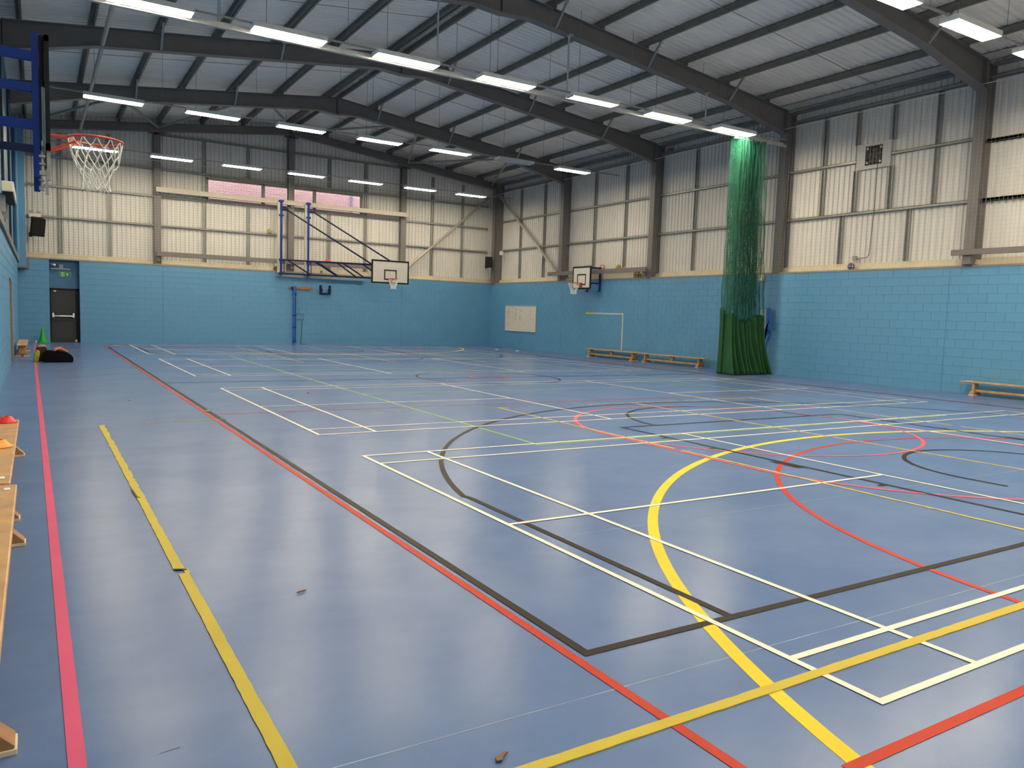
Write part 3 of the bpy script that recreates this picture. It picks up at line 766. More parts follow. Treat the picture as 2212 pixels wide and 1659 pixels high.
def board(parent, W_, H_, zb, y=0, th=.03, sq=(.59, .45), sqz=.15, lines=True):
    bb = obj('backboard', M().box(-W_/2, W_/2, y+.002, y+th, zb, zb+H_), MAT['board_w'], parent, bevel=.003)
    t = .065; e = .014
    m = M().box(-W_/2-e, W_/2+e, y-.004, y+th+.004, zb-e, zb+t-e).box(-W_/2-e, W_/2+e, y-.004, y+th+.004, zb+H_-t+e, zb+H_+e)
    m.box(-W_/2-e, -W_/2+t-e, y-.004, y+th+.004, zb+t-e, zb+H_-t+e).box(W_/2-t+e, W_/2+e, y-.004, y+th+.004, zb+t-e, zb+H_-t+e)
    obj('board_edge', m, MAT['black'], bb, label='black board edging')
    a, h = sq; z0 = zb+sqz; m = M()
    m.box(-a/2, a/2, y-.003, y+.002, z0, z0+.05).box(-a/2, a/2, y-.003, y+.002, z0+h-.05, z0+h).box(-a/2, -a/2+.05, y-.003, y+.002, z0, z0+h).box(a/2-.05, a/2, y-.003, y+.002, z0, z0+h)
    obj('target_square', m, MAT['black'], bb, label='black target square')

# right wall goal (faces -x)
GR = thing('basketball_goal', 'wall mounted white basketball backboard above the whiteboard side of the right wall', 'basketball goal', (16.03, 23.9, 0), -PI/2)
board(GR, 1.2, .90, 2.75)
hoop(GR, 2.98, fine=False)
for s in (-1, 1):
    x = s*.42
    m = M().box(x-.03, x+.03, .60, .655, 2.66, 3.66)
    m.bar((x, .03, 3.60), (x, .62, 3.60), .05, .07).bar((x, .03, 2.98), (x, .62, 2.98), .05, .06).bar((x, .62, 2.69), (x-.12, .64, 2.69), .05, .06)
    obj('wall_arm', m, MAT['blue_steel'], GR)
obj('support_frame', M().box(-.45, .45, .032, .07, 3.50, 3.56).box(-.45, .45, .032, .07, 2.92, 2.98).box(-.45, -.40, .032, .07, 2.92, 3.56).box(.40, .45, .032, .07, 2.92, 3.56), MAT['navy'], GR)

# left goal (faces +x), seen edge on
GL = thing('basketball_goal', 'large close basketball goal on blue arms at the left edge, seen side on', 'basketball goal', (-2.855, 6.45, 0), PI/2)
bb = obj('backboard', M().box(-.6, .6, .002, .022, 2.84, 3.72), MAT['board_w'], GL)
obj('board_edge', M().box(-.615, .615, -.008, .026, 2.82, 2.87).box(-.615, .615, -.008, .026, 3.69, 3.74).box(-.615, -.57, -.008, .026, 2.82, 3.74).box(.57, .615, -.008, .026, 2.82, 3.74), MAT['black'], bb, label='black board edging')
m = M().box(-.295, .295, -.003, .002, 2.98, 3.03).box(-.295, .295, -.003, .002, 3.38, 3.43).box(-.295, -.245, -.003, .002, 2.98, 3.43).box(.245, .295, -.003, .002, 2.98, 3.43)
obj('target_square', m, MAT['black'], bb)
hoop(GL, 3.05)
for s in (-1, 1):
    x = s*.52
    obj('upright', M().box(x-.025, x+.025, .065, .115, 2.60, 3.76), MAT['blue_steel'], GL, bevel=.003)
    obj('inner_tube', M().tube([(x, .045, 2.86), (x, .045, 3.42)], .016, 10), MAT['silver'], GL, label='silver adjusting tube')
    obj('inner_post', M().box(x-.02, x+.02, .026, .064, 3.36, 3.75).box(x-.026, x+.026, .050, .066, 2.90, 3.45).box(x-.03, x+.03, .0, .07, 3.34, 3.39), MAT['black'], GL)
    for z, h in ((3.575, .075), (3.32, .07), (3.02, .075), (2.825, .06)):
        if s < 0: obj('wall_arm', M().box(x-.025, x+.025, .115, .66, z-h/2, z+h/2), MAT['blue_steel'] if z > 2.9 else MAT['navy'], GL, bevel=.003)
    m = M().box(x-.02, x+.02, -.005, .02, 2.58, 2.84)
    m.tube([(x, .055, 2.62), (x, .055, 2.82)], .012, 8).box(x-.03, x+.03, .03, .075, 2.76, 2.78).box(x-.03, x+.03, .03, .075, 2.70, 2.715).box(x-.03, x+.03, .03, .075, 2.615, 2.65)
    obj('height_adjuster', m, MAT['galv'], GL, label='steel height adjuster')

# far wall goal: sideways folding frame
GF = thing('basketball_goal', 'white basketball backboard on a folding navy frame in front of the far wall', 'basketball goal', (10.52, 30.72, 0), 0)
board(GF, 1.75, 1.0, 2.83)
hoop(GF, 3.03, fine=False)
pa = []
for k, (x, xe) in enumerate(((6.08, 9.72), (7.26, 10.95))):
    lx = x-10.52; ly = 32.2-30.72; ex = xe-10.52; ey = .10
    m = M().tube([(lx, ly, 3.0), (lx, ly, 6.2)], .045, 10)
    for z in (6.15, 5.55, 3.66, 3.08): m.box(lx-.09, lx+.09, ly-.05, ly+.10, z-.04, z+.04)
    obj('wall_post', m, MAT['blue_steel'], GF, smooth=False)
    obj('timber_upright', M().box(lx-.15, lx-.05, ly+.03, ly+.12, 3.1, 6.1), mat('pale_grey_upright', (.42,.40,.36), .5), GF, label='pale grey upright')
    m = M().tube([(lx, ly, 3.66), (ex, ey, 3.62)], .032, 8).tube([(lx, ly, 3.07), (ex, ey, 3.03)], .032, 8)
    m.tube([(ex, ey, 3.66), (ex, ey, 2.95)], .03, 8).tube([(lx+.12, ly, 3.66), (lx+.12, ly-.05, 3.07)], .018, 6)
    for f0, f1 in ((.07, .32), (.38, .62), (.60, .82)):
        m.tube([(lx+(ex-lx)*f0, ly+(ey-ly)*f0, 3.66-.04*f0), (lx+(ex-lx)*f1, ly+(ey-ly)*f1, 3.07-.04*f1)], .032, 8)
    obj('folding_arm', m, MAT['navy'], GF)
    m = M().tube([(lx+.03, ly, 5.80), (lx+.22, ly-.10, 5.78), (ex, ey, 3.66-.05)], .034, 8)
    obj('stay', m, MAT['navy'], GF)
obj('board_frame', M().box(-.83, .55, .035, .085, 3.55, 3.6).box(-.83, .55, .035, .085, 2.95, 3.0), MAT['navy'], GF)

# mounting rails
def rail_thing(label, x0, x1, y0, y1, z0, z1, mt, brackets):
    t = thing('mounting_rail', label, 'rail', ((x0+x1)/2, (y0+y1)/2, z0), 0)
    m = M().box(x0, x1, y0, y1, z0, z1); o = obj('rail_beam', m, mt, t, bevel=.004); o.location = (-(x0+x1)/2, -(y0+y1)/2, -z0)
    for bx in brackets:
        o = obj('rail_bracket', M().box(*bx), MAT['steel'], t); o.location = (-(x0+x1)/2, -(y0+y1)/2, -z0)
    return t
rail_thing('long cream horizontal rail across the far wall window', 1.18, 12.05, 32.33, 32.41, 6.03, 6.22, MAT['rail_l'], [(x-.06, x+.06, 32.41, 32.54, 5.95, 6.2) for x in (1.25, 6.6, 11.9)])
rail_thing('grey horizontal rail just above the far blue wall', 1.18, 10.6, 32.33, 32.41, 3.50, 3.68, MAT['rail'], [(x-.06, x+.06, 32.41, 32.54, 3.3, 3.6) for x in (1.25, 6.6)])
rail_thing('dark grey rail low under the folding goal frame', 5.9, 9.9, 32.36, 32.42, 2.94, 3.01, MAT['lip'], [(x-.05, x+.05, 32.42, 32.466, 2.9, 3.0) for x in (6.1, 7.3)])
rail_thing('grey rail along the right wall behind its basketball board', 16.50, 16.58, 20.55, 27.1, 3.38, 3.55, MAT['rail'], [(16.58, 16.78, y-.07, y+.07, 3.2, 3.45) for y in (20.75, 26.3)])
rail_thing('short grey rail on the right wall above the nearest bench', 16.50, 16.58, 4.9, 9.15, 3.41, 3.55, MAT['rail'], [(16.58, 16.74, 8.70, 8.90, 3.19, 3.40), (16.58, 16.78, 5.0, 5.2, 3.19, 3.40)])

# ------------------------------------------------------------------ benches
def make_bench(label, loc, rz, L=3.28):
    t = thing('gym_bench', label, 'bench', loc, rz, 'wooden gym benches along the walls')
    st = obj('seat', M().box(-.13, .13, -L/2, L/2, .30, .335), MAT['wood'], t, bevel=.008)
    for s in (-1, 1):
        for dx in (-.075, .075):
            for dy in (.16,):
                obj('seat_pad', M().box(dx-.018, dx+.018, s*(L/2-dy)-.03, s*(L/2-dy)+.03, .334, .343), MAT['pad'], st, bevel=.004)
        yc = s*(L/2-.30)
        poly = [(-.10, .03), (-.045, .03), (-.03, .06), (.03, .06), (.045, .03), (.10, .03), (.105, .09), (.095, .15), (.095, .30), (-.095, .30), (-.095, .15), (-.105, .09)]
        lg = obj('leg', M().prism(poly, yc-.025, yc+.025, 'y'), MAT['wood'], t, bevel=.003)
        for q in (-1, 1):
            obj('foot', M().prism([(q*.035, .022), (q*.168, .022), (q*.168, .034), (q*.105, .10), (q*.035, .10)], yc-.055, yc+.055, 'y'), MAT['wood_dk'], lg, bevel=.003)
            obj('foot_sole', M().box(min(q*.03, q*.175), max(q*.03, q*.175), yc-.06, yc+.06, 0, .022), MAT['wood_e'], lg, bevel=.003)
    obj('centre_block', M().prism([(-.35*.3, .30), (.35*.3, .30), (.06, .14), (-.06, .14)], -.03, .03, 'x'), MAT['wood'], t)
    obj('balance_beam', M().box(-.045, .045, -L/2+.30, L/2-.30, .085, .14), MAT['wood'], t, bevel=.004)
    return t
make_bench('wooden gym bench at the bottom left photo edge, under the closest goal', (-3.235, 2.64, 0), 0)
make_bench('wooden gym bench on the left with two marker cones lying on it', (-3.275, 5.99, 0), 0)
make_bench('wooden gym bench against the left wall beside the black bag', (-3.325, 25.2, 0), 0)
make_bench('right wall gym bench under the taped goal outline, left of a pair', (16.45, 22.27, 0), 0)
make_bench('right wall gym bench just left of the green curtain', (16.38, 18.75, 0), .02)
make_bench('gym bench at the right photo edge against the blue wall', (16.45, 6.92, 0), 0)

def marker(label, c, mt):
    t = thing('marker_cone', label, 'cone', c, 0)
    obj('cone_body', M().lathe([(.095,.0),(.10,.004),(.098,.010),(.080,.018),(.045,.060),(.032,.064),(.028,.060),(.041,.052),(.075,.010),(.09,.002)], n=28, cap=False), mt, t, smooth=True)
marker('red marker cone on the far end of the left bench', (-3.25, 7.42, .336), MAT['red_p'])
marker('orange marker cone on the left bench seat, nearer the camera', (-3.26, 5.88, .336), MAT['orange_p'])

cg = thing('traffic_cone', 'tall green traffic cone on the floor left of the grey door', 'cone', (-2.78, 31.9, 0), .2)
obj('cone_base', M().box(-.17, .17, -.17, .17, 0, .035), MAT['cone_g'], cg, bevel=.012)
obj('cone_body', M().lathe([(.15,.035),(.135,.06),(.125,.075),(.10,.20),(.065,.40),(.038,.54),(.034,.56),(.024,.56)], n=28), MAT['cone_g'], cg, smooth=True)
cupt = thing('paper_cup', 'small white cup on the floor left of the green cone', 'cup', (-3.0, 31.85, 0))
obj('cup_body', M().lathe([(.028,0),(.04,.09),(.042,.092),(.036,.088),(.025,.004)], n=16, cap=False), MAT['white'], cupt, smooth=True)

# bag and bibs
def soft(name, poly, y0, y1, mt, parent, bev=.05, seed=1, amp=.02, loc=(0,0,0)):
    import bmesh
    from mathutils import noise
    m = M().prism(poly, y0, y1, 'y'); me = m.mesh(name); fix_normals(me)
    bm = bmesh.new(); bm.from_mesh(me)
    bmesh.ops.bevel(bm, geom=bm.edges[:], offset=bev, segments=3, affect='EDGES', profile=.6, clamp_overlap=True)
    bmesh.ops.triangulate(bm, faces=[f for f in bm.faces if len(f.verts) > 4])
    bmesh.ops.subdivide_edges(bm, edges=[e for e in bm.edges if e.calc_length() > .07], cuts=2, use_grid_fill=True)
    for v in bm.verts:
        if v.co.z > .015: v.co += noise.noise_vector(v.co*7+Vector((seed,0,0)))*amp
    bm.to_mesh(me); bm.free(); me.materials.append(mt)
    o = obj(name, me, None, parent, smooth=True); o.location = loc; return o
bg = thing('sports_bag', 'open black sports holdall on the floor near the left wall', 'bag', (-2.5, 21.35, 0))
soft('bag_body', [(-.34,.005),(.33,.005),(.34,.10),(.30,.155),(.10,.20),(-.02,.27),(-.20,.31),(-.33,.28),(-.36,.15)], -.16, .17, MAT['bag'], bg, .035, 2, .018)
soft('bag_flap', [(.02,.20),(.30,.14),(.31,.175),(.20,.235),(.06,.285),(-.05,.30)], -.14, .16, MAT['bag'], bg, .02, 5, .02)
obj('bag_strap', M().tube([(-.1,.14,.29),(.05,.16,.315),(.17,.14,.26),(.23,.10,.21)], .012, 6), MAT['bag'], bg, smooth=True)
b2 = thing('sports_bag', 'smaller dark bag slumped behind the left of the black holdall', 'bag', (-2.87, 21.75, 0))
soft('bag_body', [(-.13,.005),(.12,.005),(.14,.25),(.10,.37),(-.08,.38),(-.14,.25)], -.14, .14, mat('dark_brown_bag_fabric', (.035,.018,.012), .8), b2, .03, 8, .02)
o = soft('training_bib', [(-.16,.30),(-.02,.335),(.08,.30),(.16,.245),(.17,.262),(.09,.335),(-.01,.39),(-.12,.36)], 21.18, 21.5, MAT['bib_o'], None, .012, 11, .02, (-2.45,0,0))
tag(o, 'bright orange training bib on top of the black holdall', 'bib', 'training bibs on the bags')
o = soft('training_bib', [(-.07,.005),(.02,.005),(.05,.15),(.055,.27),(.0,.30),(-.06,.22),(-.085,.10)], 21.5, 21.72, MAT['bib_y'], None, .02, 14, .02, (-2.97,0,0))
tag(o, 'crumpled yellow green bib on the floor left of the bags', 'bib', 'training bibs on the bags')
o = soft('training_bib', [(-.08,.36),(.06,.355),(.10,.37),(.06,.41),(-.03,.425),(-.09,.39)], 21.66, 21.84, mat('pale_orange_bib', (.66,.24,.15), .8), None, .012, 17, .015, (-2.86,0,0))
tag(o, 'pale orange bib stuffed in the top of the smaller dark bag', 'bib', 'training bibs on the bags')

# ------------------------------------------------------------------ balls
def ball(label, c, r, col, panel=None):
    t = thing('ball', label, 'ball', c, R_.uniform(0, 3))
    obj('ball_shell', M().ball((0,0,0), r), mat('ball_skin', col, .5, var=.1, scale=20), t, smooth=True)
    if panel:
        m = M()
        for ax in range(3):
            m.tube([[(r*1.002*math.cos(a), r*1.002*math.sin(a), 0), (0, r*1.002*math.cos(a), r*1.002*math.sin(a)), (r*1.002*math.cos(a), 0, r*1.002*math.sin(a))][ax] for a in [2*PI*i/28 for i in range(28)]], r*panel[1], 5, True)
        obj('ball_seam', m, mat('ball_seam', panel[0], .6), t)
zl = HB+.036
ball('pale yellow ball caught high behind the far net', (5.72, 32.68, 4.74+.038+.105), .105, (.50,.42,.12), ((.25,.2,.05), .05))
ball('brown orange ball on the far ledge left of the goal frame', (5.97, 32.62, zl+.105), .105, (.36,.17,.03), ((.08,.04,.02), .05))
ball('small yellow ball on the far ledge behind the goal frame', (8.0, 32.62, zl+.07), .07, (.62,.48,.05))
ball('orange and white basketball on the right ledge behind the board', (16.86, 23.62, 3.55+.12), .12, (.52,.16,.06), ((.72,.68,.6), .16))
ball('dull yellow ball on the right ledge rail right of the board', (16.90, 22.62, 3.53+.10), .10, (.42,.29,.03), ((.2,.14,.02), .08))
ball('yellow and black ball on the right ledge near a column', (16.88, 21.38, zl+.11), .11, (.45,.34,.03), ((.02,.02,.02), .18))
ball('blue and pale ball on the right ledge below the wall fan', (16.88, 12.18, zl+.10), .10, (.03,.07,.16), ((.55,.35,.25), .10))
fr = thing('foam_disc', 'bright pink red foam disc resting on the far grey rail', 'disc', (8.2, 32.36, 3.69))
obj('disc_body', M().ball((0,0,.055), .13, sq=(1,.4,.5)), mat('pink_red_foam', (.72,.05,.09), .7), fr, smooth=True)
for k, (y, lab) in enumerate(((24.1, 'small red foam ball behind the right backboard'), (22.22, 'small pink foam ball beside a yellow ball on the right rail'))):
    ball(lab, (16.88, y, 3.54+.05), .06, (.65,.22,.16))
# shelf rail behind the net that the raised balls rest on
sh = thing('ledge_shelf', 'low timber batten on the right ledge carrying balls', 'batten', (16.9, 23.2, zl))
obj('batten', M().box(-.07, .07, -1.6, 1.6, 0, 3.53-zl), MAT['cream'], sh)

# ------------------------------------------------------------------ fan on right wall
fan = thing('wall_fan', 'grey square extractor fan panel with a dark louvre on the right wall', 'fan', (CX-.03, (FANY0+FANY1)/2, FANZ0))
hy, hz = (FANY1-FANY0)/2, FANZ1-FANZ0
m = M().box(-.10, -.07, -hy, -.26, 0, hz).box(-.10, -.07, .26, hy, 0, hz).box(-.10, -.07, -.26, .26, 0, .10).box(-.10, -.07, -.26, .26, hz-.08, hz)
fpn = obj('fan_panel', m, mat('grey_fan_panel', (.50,.49,.46), .5), fan)
obj('fan_casing', M().box(-.03, -.0, -.26, .26, .1, hz-.08).box(-.08, -.03, -.265, -.26, .1, hz-.08).box(-.08, -.03, .26, .265, .1, hz-.08), MAT['black'], fan)
m = M().lathe([(.06,0),(.06,.02)], n=16)
for k in range(5):
    a = 2*PI*k/5; m.add([(.05*math.cos(a+dd), .05*math.sin(a+dd), .004) for dd in (-.4,.4)]+[(.22*math.cos(a+dd), .22*math.sin(a+dd), .012) for dd in (.45,-.25)], [(0,1,2,3)])
o = obj('fan_blades', m, mat('brown_fan_blade', (.05,.04,.03), .5), fan); o.rotation_euler = (0, -PI/2, 0); o.location = (-.035, 0, hz/2)
for k in range(11):
    yy = -.25+.05*k; obj('louvre_slat', M().box(-.095, -.085, yy-.005, yy+.005, .1, hz-.08), mat('dark_slat', (.06,.05,.045), .5) if k == 0 else bpy.data.materials['dark_slat'], fan)
for yy in (-.2, .2):
    for zz in (.17, hz-.15): obj('fixing', M().box(-.10, -.08, yy-.025, yy+.025, zz-.025, zz+.025), MAT['offw'], fpn)
cb = thing('fan_cable', 'dark cable running down the right wall below the fan', 'cable', (CX-.1, 11.62, HB))
obj('cable_run', M().tube([(-.04, .05, FANZ0+.1-HB), (-.04, .05, 4.9-HB), (-.03, .10, 4.0-HB), (-.03, .12, 3.6-HB), (-.03, .18, 3.52-HB), (-.03, .5, 3.51-HB)], .012, 6), MAT['steel'], cb)
obj('junction_box', M().box(-.06, .0, .5, .62, 3.46-HB, 3.58-HB), MAT['galv'], cb)

# ------------------------------------------------------------------ whiteboard and wall bits on the right
wbt = thing('whiteboard', 'framed whiteboard with faint handwriting on the right blue wall', 'whiteboard', (XR-.03, 29.57, .83))
obj('board_surface', M().box(0, .015, -1.33, 1.33, .02, 1.20), MAT['wb'], wbt)
obj('board_frame', M().box(-.012, .022, -1.37, 1.37, 0, .03).box(-.012, .022, -1.37, 1.37, 1.19, 1.22).box(-.012, .022, -1.37, -1.34, .03, 1.19).box(-.012, .022, 1.34, 1.37, .03, 1.19), MAT['alu'], wbt)
rr = random.Random(5); m = M()
def scribble(y, z, wd, h=.05, s=.004):
    n = max(3, int(wd/.035)); p = []
    for i in range(n*2):
        p.append((-.002, y-wd*i/(n*2), z+h*rr.uniform(-.5, .5)))
    m.tube(p, s, 3)
# columns of notes, from the left (larger y) to the right
for z in (1.05, .98, .92, .86, .76, .68, .60): scribble(1.22, z, rr.uniform(.18, .34))
for z in (1.14, 1.06, .92, .86, .76, .62): scribble(.80, z, rr.uniform(.15, .3))
for z in (1.09, 1.04, .99, .94, .89, .84, .79, .74, .69, .62, .56): scribble(.48, z, rr.uniform(.12, .26))
for z in (.45, .38, .30): scribble(1.22, z, .2)
scribble(.72, .46, .1)
for z in (1.02, .98, .80, .72, .64, .60, .52): scribble(.08, z, rr.uniform(.2, .38), s=.0022)
for z in (1.08, .98, .85, .78, .62): scribble(-.85, z, rr.uniform(.08, .2), s=.002)
obj('handwriting', m, MAT['ink'], wbt, kind='stuff', label='faint grey handwriting', recalc=False)
tp = thing('wall_tape', 'pale tape outline of a goal corner on the right blue wall', 'tape', (XR-.006, 22.0, .35))
obj('tape_upright', M().box(0, .003, -.03, .03, 0, 1.46), mat('cream_wall_tape', (.62,.56,.34), .6), tp)
obj('tape_crossbar', M().box(0, .003, .03, 1.85, 1.40, 1.45), bpy.data.materials['cream_wall_tape'], tp)
obj('tape_end', M().box(0, .003, 1.85, 2.42, 1.39, 1.46), mat('yellow_wall_tape', (.62,.42,.06), .6), tp, label='yellow tape end')
def wallbox(name, label, cat, x0, x1, y0, y1, z0, z1, mt, bev=.01):
    t = thing(name, label, cat, ((x0+x1)/2, (y0+y1)/2, z0)); a, c, h = (x1-x0)/2, (y1-y0)/2, z1-z0
    obj('casing', M().box(-a, a, -c, c, 0, h), mt, t, bevel=bev); return t
t = wallbox('motion_sensor', 'small cream sensor box at the top of the right wall behind the curtain', 'sensor', XR-.09, XR-.002, 15.08, 15.30, 2.90, 3.12, MAT['offw'], .03)
obj('lens', M().ball((-.045, 0, .07), .03), MAT['white'], t, smooth=True)
t = wallbox('junction_box', 'small white box on the right wall by the far corner', 'box', 16.78, 16.86, 31.6, 31.85, 4.55, 4.75, MAT['white'])
obj('lid', M().box(-.05, -.04, -.10, .10, .02, .18), MAT['white'], t)
obj('stub', M().tube([(.02, 0, .2), (.02, 0, .3)], .02, 8), MAT['galv'], t)
bl = thing('alarm_beacon', 'small red alarm beacon on the eaves rail of the right wall', 'beacon', (CX-.17, 20.05, 7.79))
obj('beacon_lens', M().ball((0,0,.05), .07, sq=(1,1.6,.7)), mat('red_lens', (.5,.03,.02), .4), bl, smooth=True); obj('beacon_base', M().box(-.05, .08, -.08, .08, -.01, .02), MAT['steel'], bl)

# blue folded goal behind the curtain
pg = thing('folding_goal', 'blue tube framed folding goal leaning behind the green curtain', 'goal', (16.60, 14.85, 0))
fp = [(0,.26,0),(0,.26,2.06),(0,-.12,2.05),(-.02,-.17,1.75),(-.03,-.26,1.30),(0,-.08,1.02),(0,-.02,0)]
obj('goal_frame', M().tube(fp, .022, 8), MAT['mid_blue'], pg)
obj('goal_panel', M().prism([(.24,1.25),(.24,2.03),(-.0,2.02),(-.05,1.6),(.0,1.3)], -.012, -.006, 'x'), mat('grey_mesh_panel', (.30,.36,.42), .7), pg)
obj('goal_cover', M().prism([(.0,2.03),(-.10,2.03),(-.15,1.75),(-.25,1.32),(-.03,1.42),(.05,1.3),(.10,.95),(.0,1.02),(-.02,1.6)], -.02, .005, 'x'), MAT['mid_blue'], pg)

# ------------------------------------------------------------------ far wall bits
def speaker(label, loc, rz, tilt, k_=1.0):
    t = thing('loudspeaker', label, 'loudspeaker', loc, rz)
    o = obj('cabinet', M().prism([(-.22*k_,-.15*k_),(.22*k_,-.15*k_),(.15*k_,.16*k_),(-.15*k_,.16*k_)], 0, .62*k_, 'z'), MAT['speaker'], t, bevel=.01); o.rotation_euler = (tilt,0,0)
    o2 = obj('grille', M().box(-.20*k_, .20*k_, -.15*k_-.012, -.15*k_-.001, .02, .60*k_), mat('black_grille', (.018,.018,.017), .8, bump=.8, bscale=90, spec=.15), t); o2.rotation_euler = (tilt,0,0)
    obj('bracket', M().tube([(0,.08,.1),(0,.60,.05)], .018, 6).box(-.06,.06,.57,.62,-.02,.14), MAT['black'], t)
    return t
speaker('tilted black loudspeaker high in the far left corner', (-2.92, 32.12, 3.96), .30, .30, 1.06)
speaker('small black loudspeaker beside the far right corner column', (16.30, 32.1, 3.92), -.35, .06, .86)
em = thing('emergency_light', 'cream twin spot emergency light above the far left loudspeaker', 'light', (-2.95, 32.30, 4.62))
obj('battery_case', M().box(-.19,.19,-.05,.05,0,.16), MAT['offw'], em, bevel=.01)
for s in (-1, 1): obj('spot_head', M().box(s*.11-.075, s*.11+.075, -.07, .03, .18, .24).tube([(s*.11,0,.15),(s*.11,0,.19)], .015, 6), MAT['galv'], em)
cc = thing('security_camera', 'white security camera in the recess above the grey door', 'camera', (-2.36, 32.62, 2.93))
obj('camera_body', M().tube([(-.08,0,.02),(.06,-.04,.0)], .045, 12), MAT['white'], cc, smooth=True); obj('camera_mount', M().tube([(-.08,.02,.02),(-.13,.08,.05)], .015, 6), MAT['white'], cc); obj('camera_lens', M().tube([(.058,-.04,0),(.085,-.048,-.005)], .036, 12), MAT['black'], cc)
t = wallbox('control_box', 'small pale box above the grey door beside the camera', 'box', -2.20, -2.06, 32.68, 32.745, 2.82, 2.97, mat('pale_grey_box', (.42,.42,.46), .5), .006)
obj('conduit', M().box(-.33,.30,.0,.03,-.035,-.005), MAT['galv_l'], t)
t = wallbox('call_point', 'dark alarm call point on the recess side right of the exit sign', 'call point', -1.60, -1.535, 32.52, 32.62, 2.52, 2.64, mat('dark_purple_box', (.02,.008,.04), .5), .005)
obj('button', M().box(-.037, -.031, -.02, .02, .04, .08), mat('dull_red_button', (.18,.05,.07), .5), t)
ex = thing('exit_sign', 'green fire exit sign on the wall above the grey door', 'sign', (-2.01, 32.735, 2.5))
obj('sign_plate', M().box(-.20,.20,-.004,.008,-.01,.195), mat('pale_sign_edge', (.40,.52,.36), .5), ex)
sf = obj('sign_face', M().box(-.19,.19,-.010,-.004,.0,.185), MAT['sign_g'], ex)
Wm = mat('sign_white', (.62,.78,.62), .5)
m = M().box(-.125,-.015,-.013,-.010,.022,.034).box(-.125,-.113,-.013,-.010,.022,.165).box(-.125,-.015,-.013,-.010,.153,.165).box(-.027,-.015,-.013,-.010,.022,.165)
m.ball((-.072,-.012,.138), .012, 10, 6, (1,.2,1)).bar((-.075,-.012,.125), (-.065,-.012,.085), .004, .02, (1,0,0)).bar((-.065,-.012,.085), (-.09,-.012,.045), .004, .012, (1,0,0)).bar((-.065,-.012,.085), (-.045,-.012,.05), .004, .012, (1,0,0)).bar((-.075,-.012,.12), (-.045,-.012,.105), .004, .01, (1,0,0)).bar((-.075,-.012,.12), (-.10,-.012,.10), .004, .01, (1,0,0))
obj('running_figure', m, Wm, sf, label='white running figure and doorway')
m = M().box(.075,.095,-.013,-.010,.03,.11).add([(.035,-.013,.095),(.135,-.013,.095),(.085,-.013,.15),(.035,-.010,.095),(.135,-.010,.095),(.085,-.010,.15)], [(0,1,2),(3,5,4),(0,3,4,1),(1,4,5,2),(2,5,3,0)])
obj('up_arrow', m, Wm, sf, label='white upward arrow')

# blue wall post with wooden bar, bracket, socket loop
bp_ = thing('climbing_post', 'tall bright blue steel post against the far blue wall', 'post', (6.72, 32.36, 0))
ptb = obj('post_tube', M().box(-.06,.06,-.05,.05,.0,2.56), MAT['mid_blue'], bp_, bevel=.008)
obj('post_slot', M().box(.005,.03,-.056,-.05,.1,2.3), MAT['navy'], ptb)
for z in (2.46, 2.20, 1.28, .75, .14): obj('post_collar', M().box(-.07,.07,-.062,.05,z-.03,z+.03), MAT['mid_blue'] if z > 2.3 else MAT['blue_steel'], bp_)
obj('pull_handle', M().tube([(-.045,-.065,2.02),(-.05,-.075,2.22)], .014, 8), MAT['chrome'], bp_)
wp = thing('wooden_bar', 'short brown wooden bar fixed across the top of the blue post', 'bar', (7.0, 32.44, 2.42))
bpk = obj('bar_plank', M().box(-.50,.48,-.03,.02,0,.11), mat('orange_brown_timber', (.30,.125,.03), .5, var=.2, scale=9), wp, bevel=.008)
obj('bar_bracket', M().box(-.42,-.30,-.04,-.03,.01,.10), MAT['navy'], bpk)
ub = thing('wall_bracket', 'navy U shaped bracket on the far blue wall right of the post', 'bracket', (8.11, 32.44, 2.25))
obj('bracket_base', M().box(-.25,.25,-.05,.028,0,.07), MAT['navy'], ub)
for s in (-1, 1): obj('bracket_arm', M().box(s*.21-.04, s*.21+.04, -.07, .028, .07, .40).box(s*.16-.03, s*.16+.03, -.075, -.02, .14, .25), MAT['navy'], ub)
cl = thing('wall_trunking', 'thin blue cable loop and cord on the far wall beside the post', 'cable', (6.95, 32.45, 0))
obj('cable_loop', M().tube([(-.15,0,1.36),(.20,0,1.34),(.205,0,1.10),(-.15,0,1.09)], .012, 6).tube([(-.1,0,1.60),(.0,0,1.60),(.0,0,1.36)], .007, 6), MAT['block_dk'], cl)
obj('cable_drop', M().tube([(.14,0,1.09),(.12,0,.7),(.10,-.01,.3),(.07,-.02,.1),(.10,-.03,.015),(.2,-.04,.012),(.26,-.04,.012)], .009, 6), MAT['black'], cl)
obj('label_plate', M().box(-.02,.06,-.008,.002,1.15,1.2), mat('worn_label', (.30,.26,.22), .6), cl)
# left wall heater
ht = thing('wall_heater', 'long white box heater high on the left wall', 'heater', (-3.41, 17.6, 3.60))
obj('heater_case', M().box(-.10,.11,-1.2,1.2,.06,.26), MAT['offw'], ht, bevel=.02)
obj('heater_underside', M().box(-.08,.09,-1.15,1.15,.03,.06), MAT['black'], ht)
for s in (-1, 1): obj('heater_bracket', M().box(-.14,-.04,s*.8-.03,s*.8+.03,-.30,.06), MAT['galv'], ht)

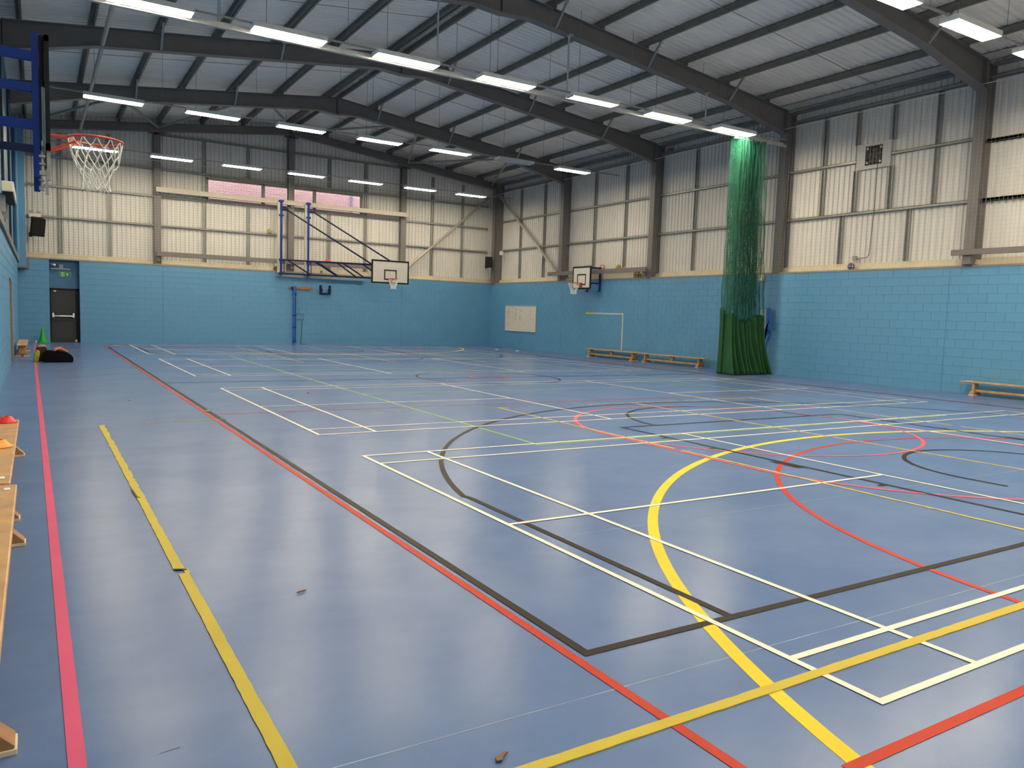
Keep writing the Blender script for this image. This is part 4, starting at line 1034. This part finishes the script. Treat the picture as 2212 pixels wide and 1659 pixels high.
# ------------------------------------------------------------------ floor litter
def scrap(label, c, pts, mt, h=.006):
    t = thing('litter', label, 'litter', c, R_.uniform(0, .5)); obj('scrap', M().prism(pts, .006, h+.006, 'z'), mt, t)
br = mat('brown_scrap', (.16,.075,.045), .7); tn = mat('tan_scrap', (.40,.30,.14), .7); wh = mat('white_scrap', (.75,.75,.72), .6)
scrap('torn brown scrap on the floor at the bottom edge of the photo', (-1.60, .42, 0), [(-.03,-.012),(-.01,-.018),(.01,-.002),(.04,.008),(.03,.016),(-.005,.012),(-.02,.01)], br)
scrap('dark brown sliver on the floor between yellow tape and red line', (-1.75, 2.34, 0), [(-.03,-.006),(.028,-.002),(.03,.01),(-.02,.006)], br)
scrap('small tan peeled scrap on the black court line', (-.84, 10.26, 0), [(-.03,-.02),(.04,-.03),(.03,.03),(-.02,.02)], tn, .02)
scrap('small tan fleck on the floor left of the court lines', (-1.71, 12.06, 0), [(-.015,-.02),(.02,-.01),(.01,.03),(-.01,.02)], tn, .012)
scrap('tiny red fleck on the floor inside the second court', (1.32, 12.42, 0), [(-.015,-.02),(.02,-.02),(.02,.02),(-.015,.02)], MAT['red_p'], .012)
scrap('white paper scrap on the floor by the far right wall', (14.9, 28.6, 0), [(-.06,-.05),(.07,-.04),(.06,.05),(-.05,.05)], wh, .03)
scrap('second white paper scrap nearer the right wall benches', (15.3, 27.5, 0), [(-.05,-.04),(.06,-.04),(.05,.05),(-.05,.04)], wh, .03)

# ------------------------------------------------------------------ neighbouring brick building seen through the window
nb = thing('brick_building', 'pink red brick wall of a neighbouring building behind the far window', 'building', (6.5, 34.3, 0))
obj('mortar_wall', M().box(-8, 8, .012, .3, -.5, 8.2), MAT['bmortar'], nb)
BL, BHt = .26, .088
bme = M().box(-(BL-.02)/2, (BL-.02)/2, 0, .02, -(BHt-.018)/2, (BHt-.018)/2).mesh('brick'); bme.materials.append(MAT['brick'])
cells = []
for c in range(12):
    z = 6.02+BHt*c
    for i in range(-20, 21):
        x = BL*i+(BL/2 if c % 2 else 0)
        cells.append((x, z))
cells.sort(key=lambda q: abs(q[0]-.2)+abs(q[1]-6.5)*2)
for x, z in cells[:300]:
    o = bpy.data.objects.new('brick', bme); COL.objects.link(o); o.parent = nb; o.location = (x, R_.uniform(-.003, .003), z)
m = M()
for x, z in cells[300:]: m.box(x-(BL-.02)/2, x+(BL-.02)/2, 0, .02, z-(BHt-.018)/2, z+(BHt-.018)/2)
for c in range(-60, 0):
    pass
obj('brickwork', m, MAT['brick'], nb, kind='stuff')
obj('drainpipe', M().tube([(3.45, -.06, -.5), (3.45, -.06, 8.2)], .055, 12), MAT['pipe'], nb)
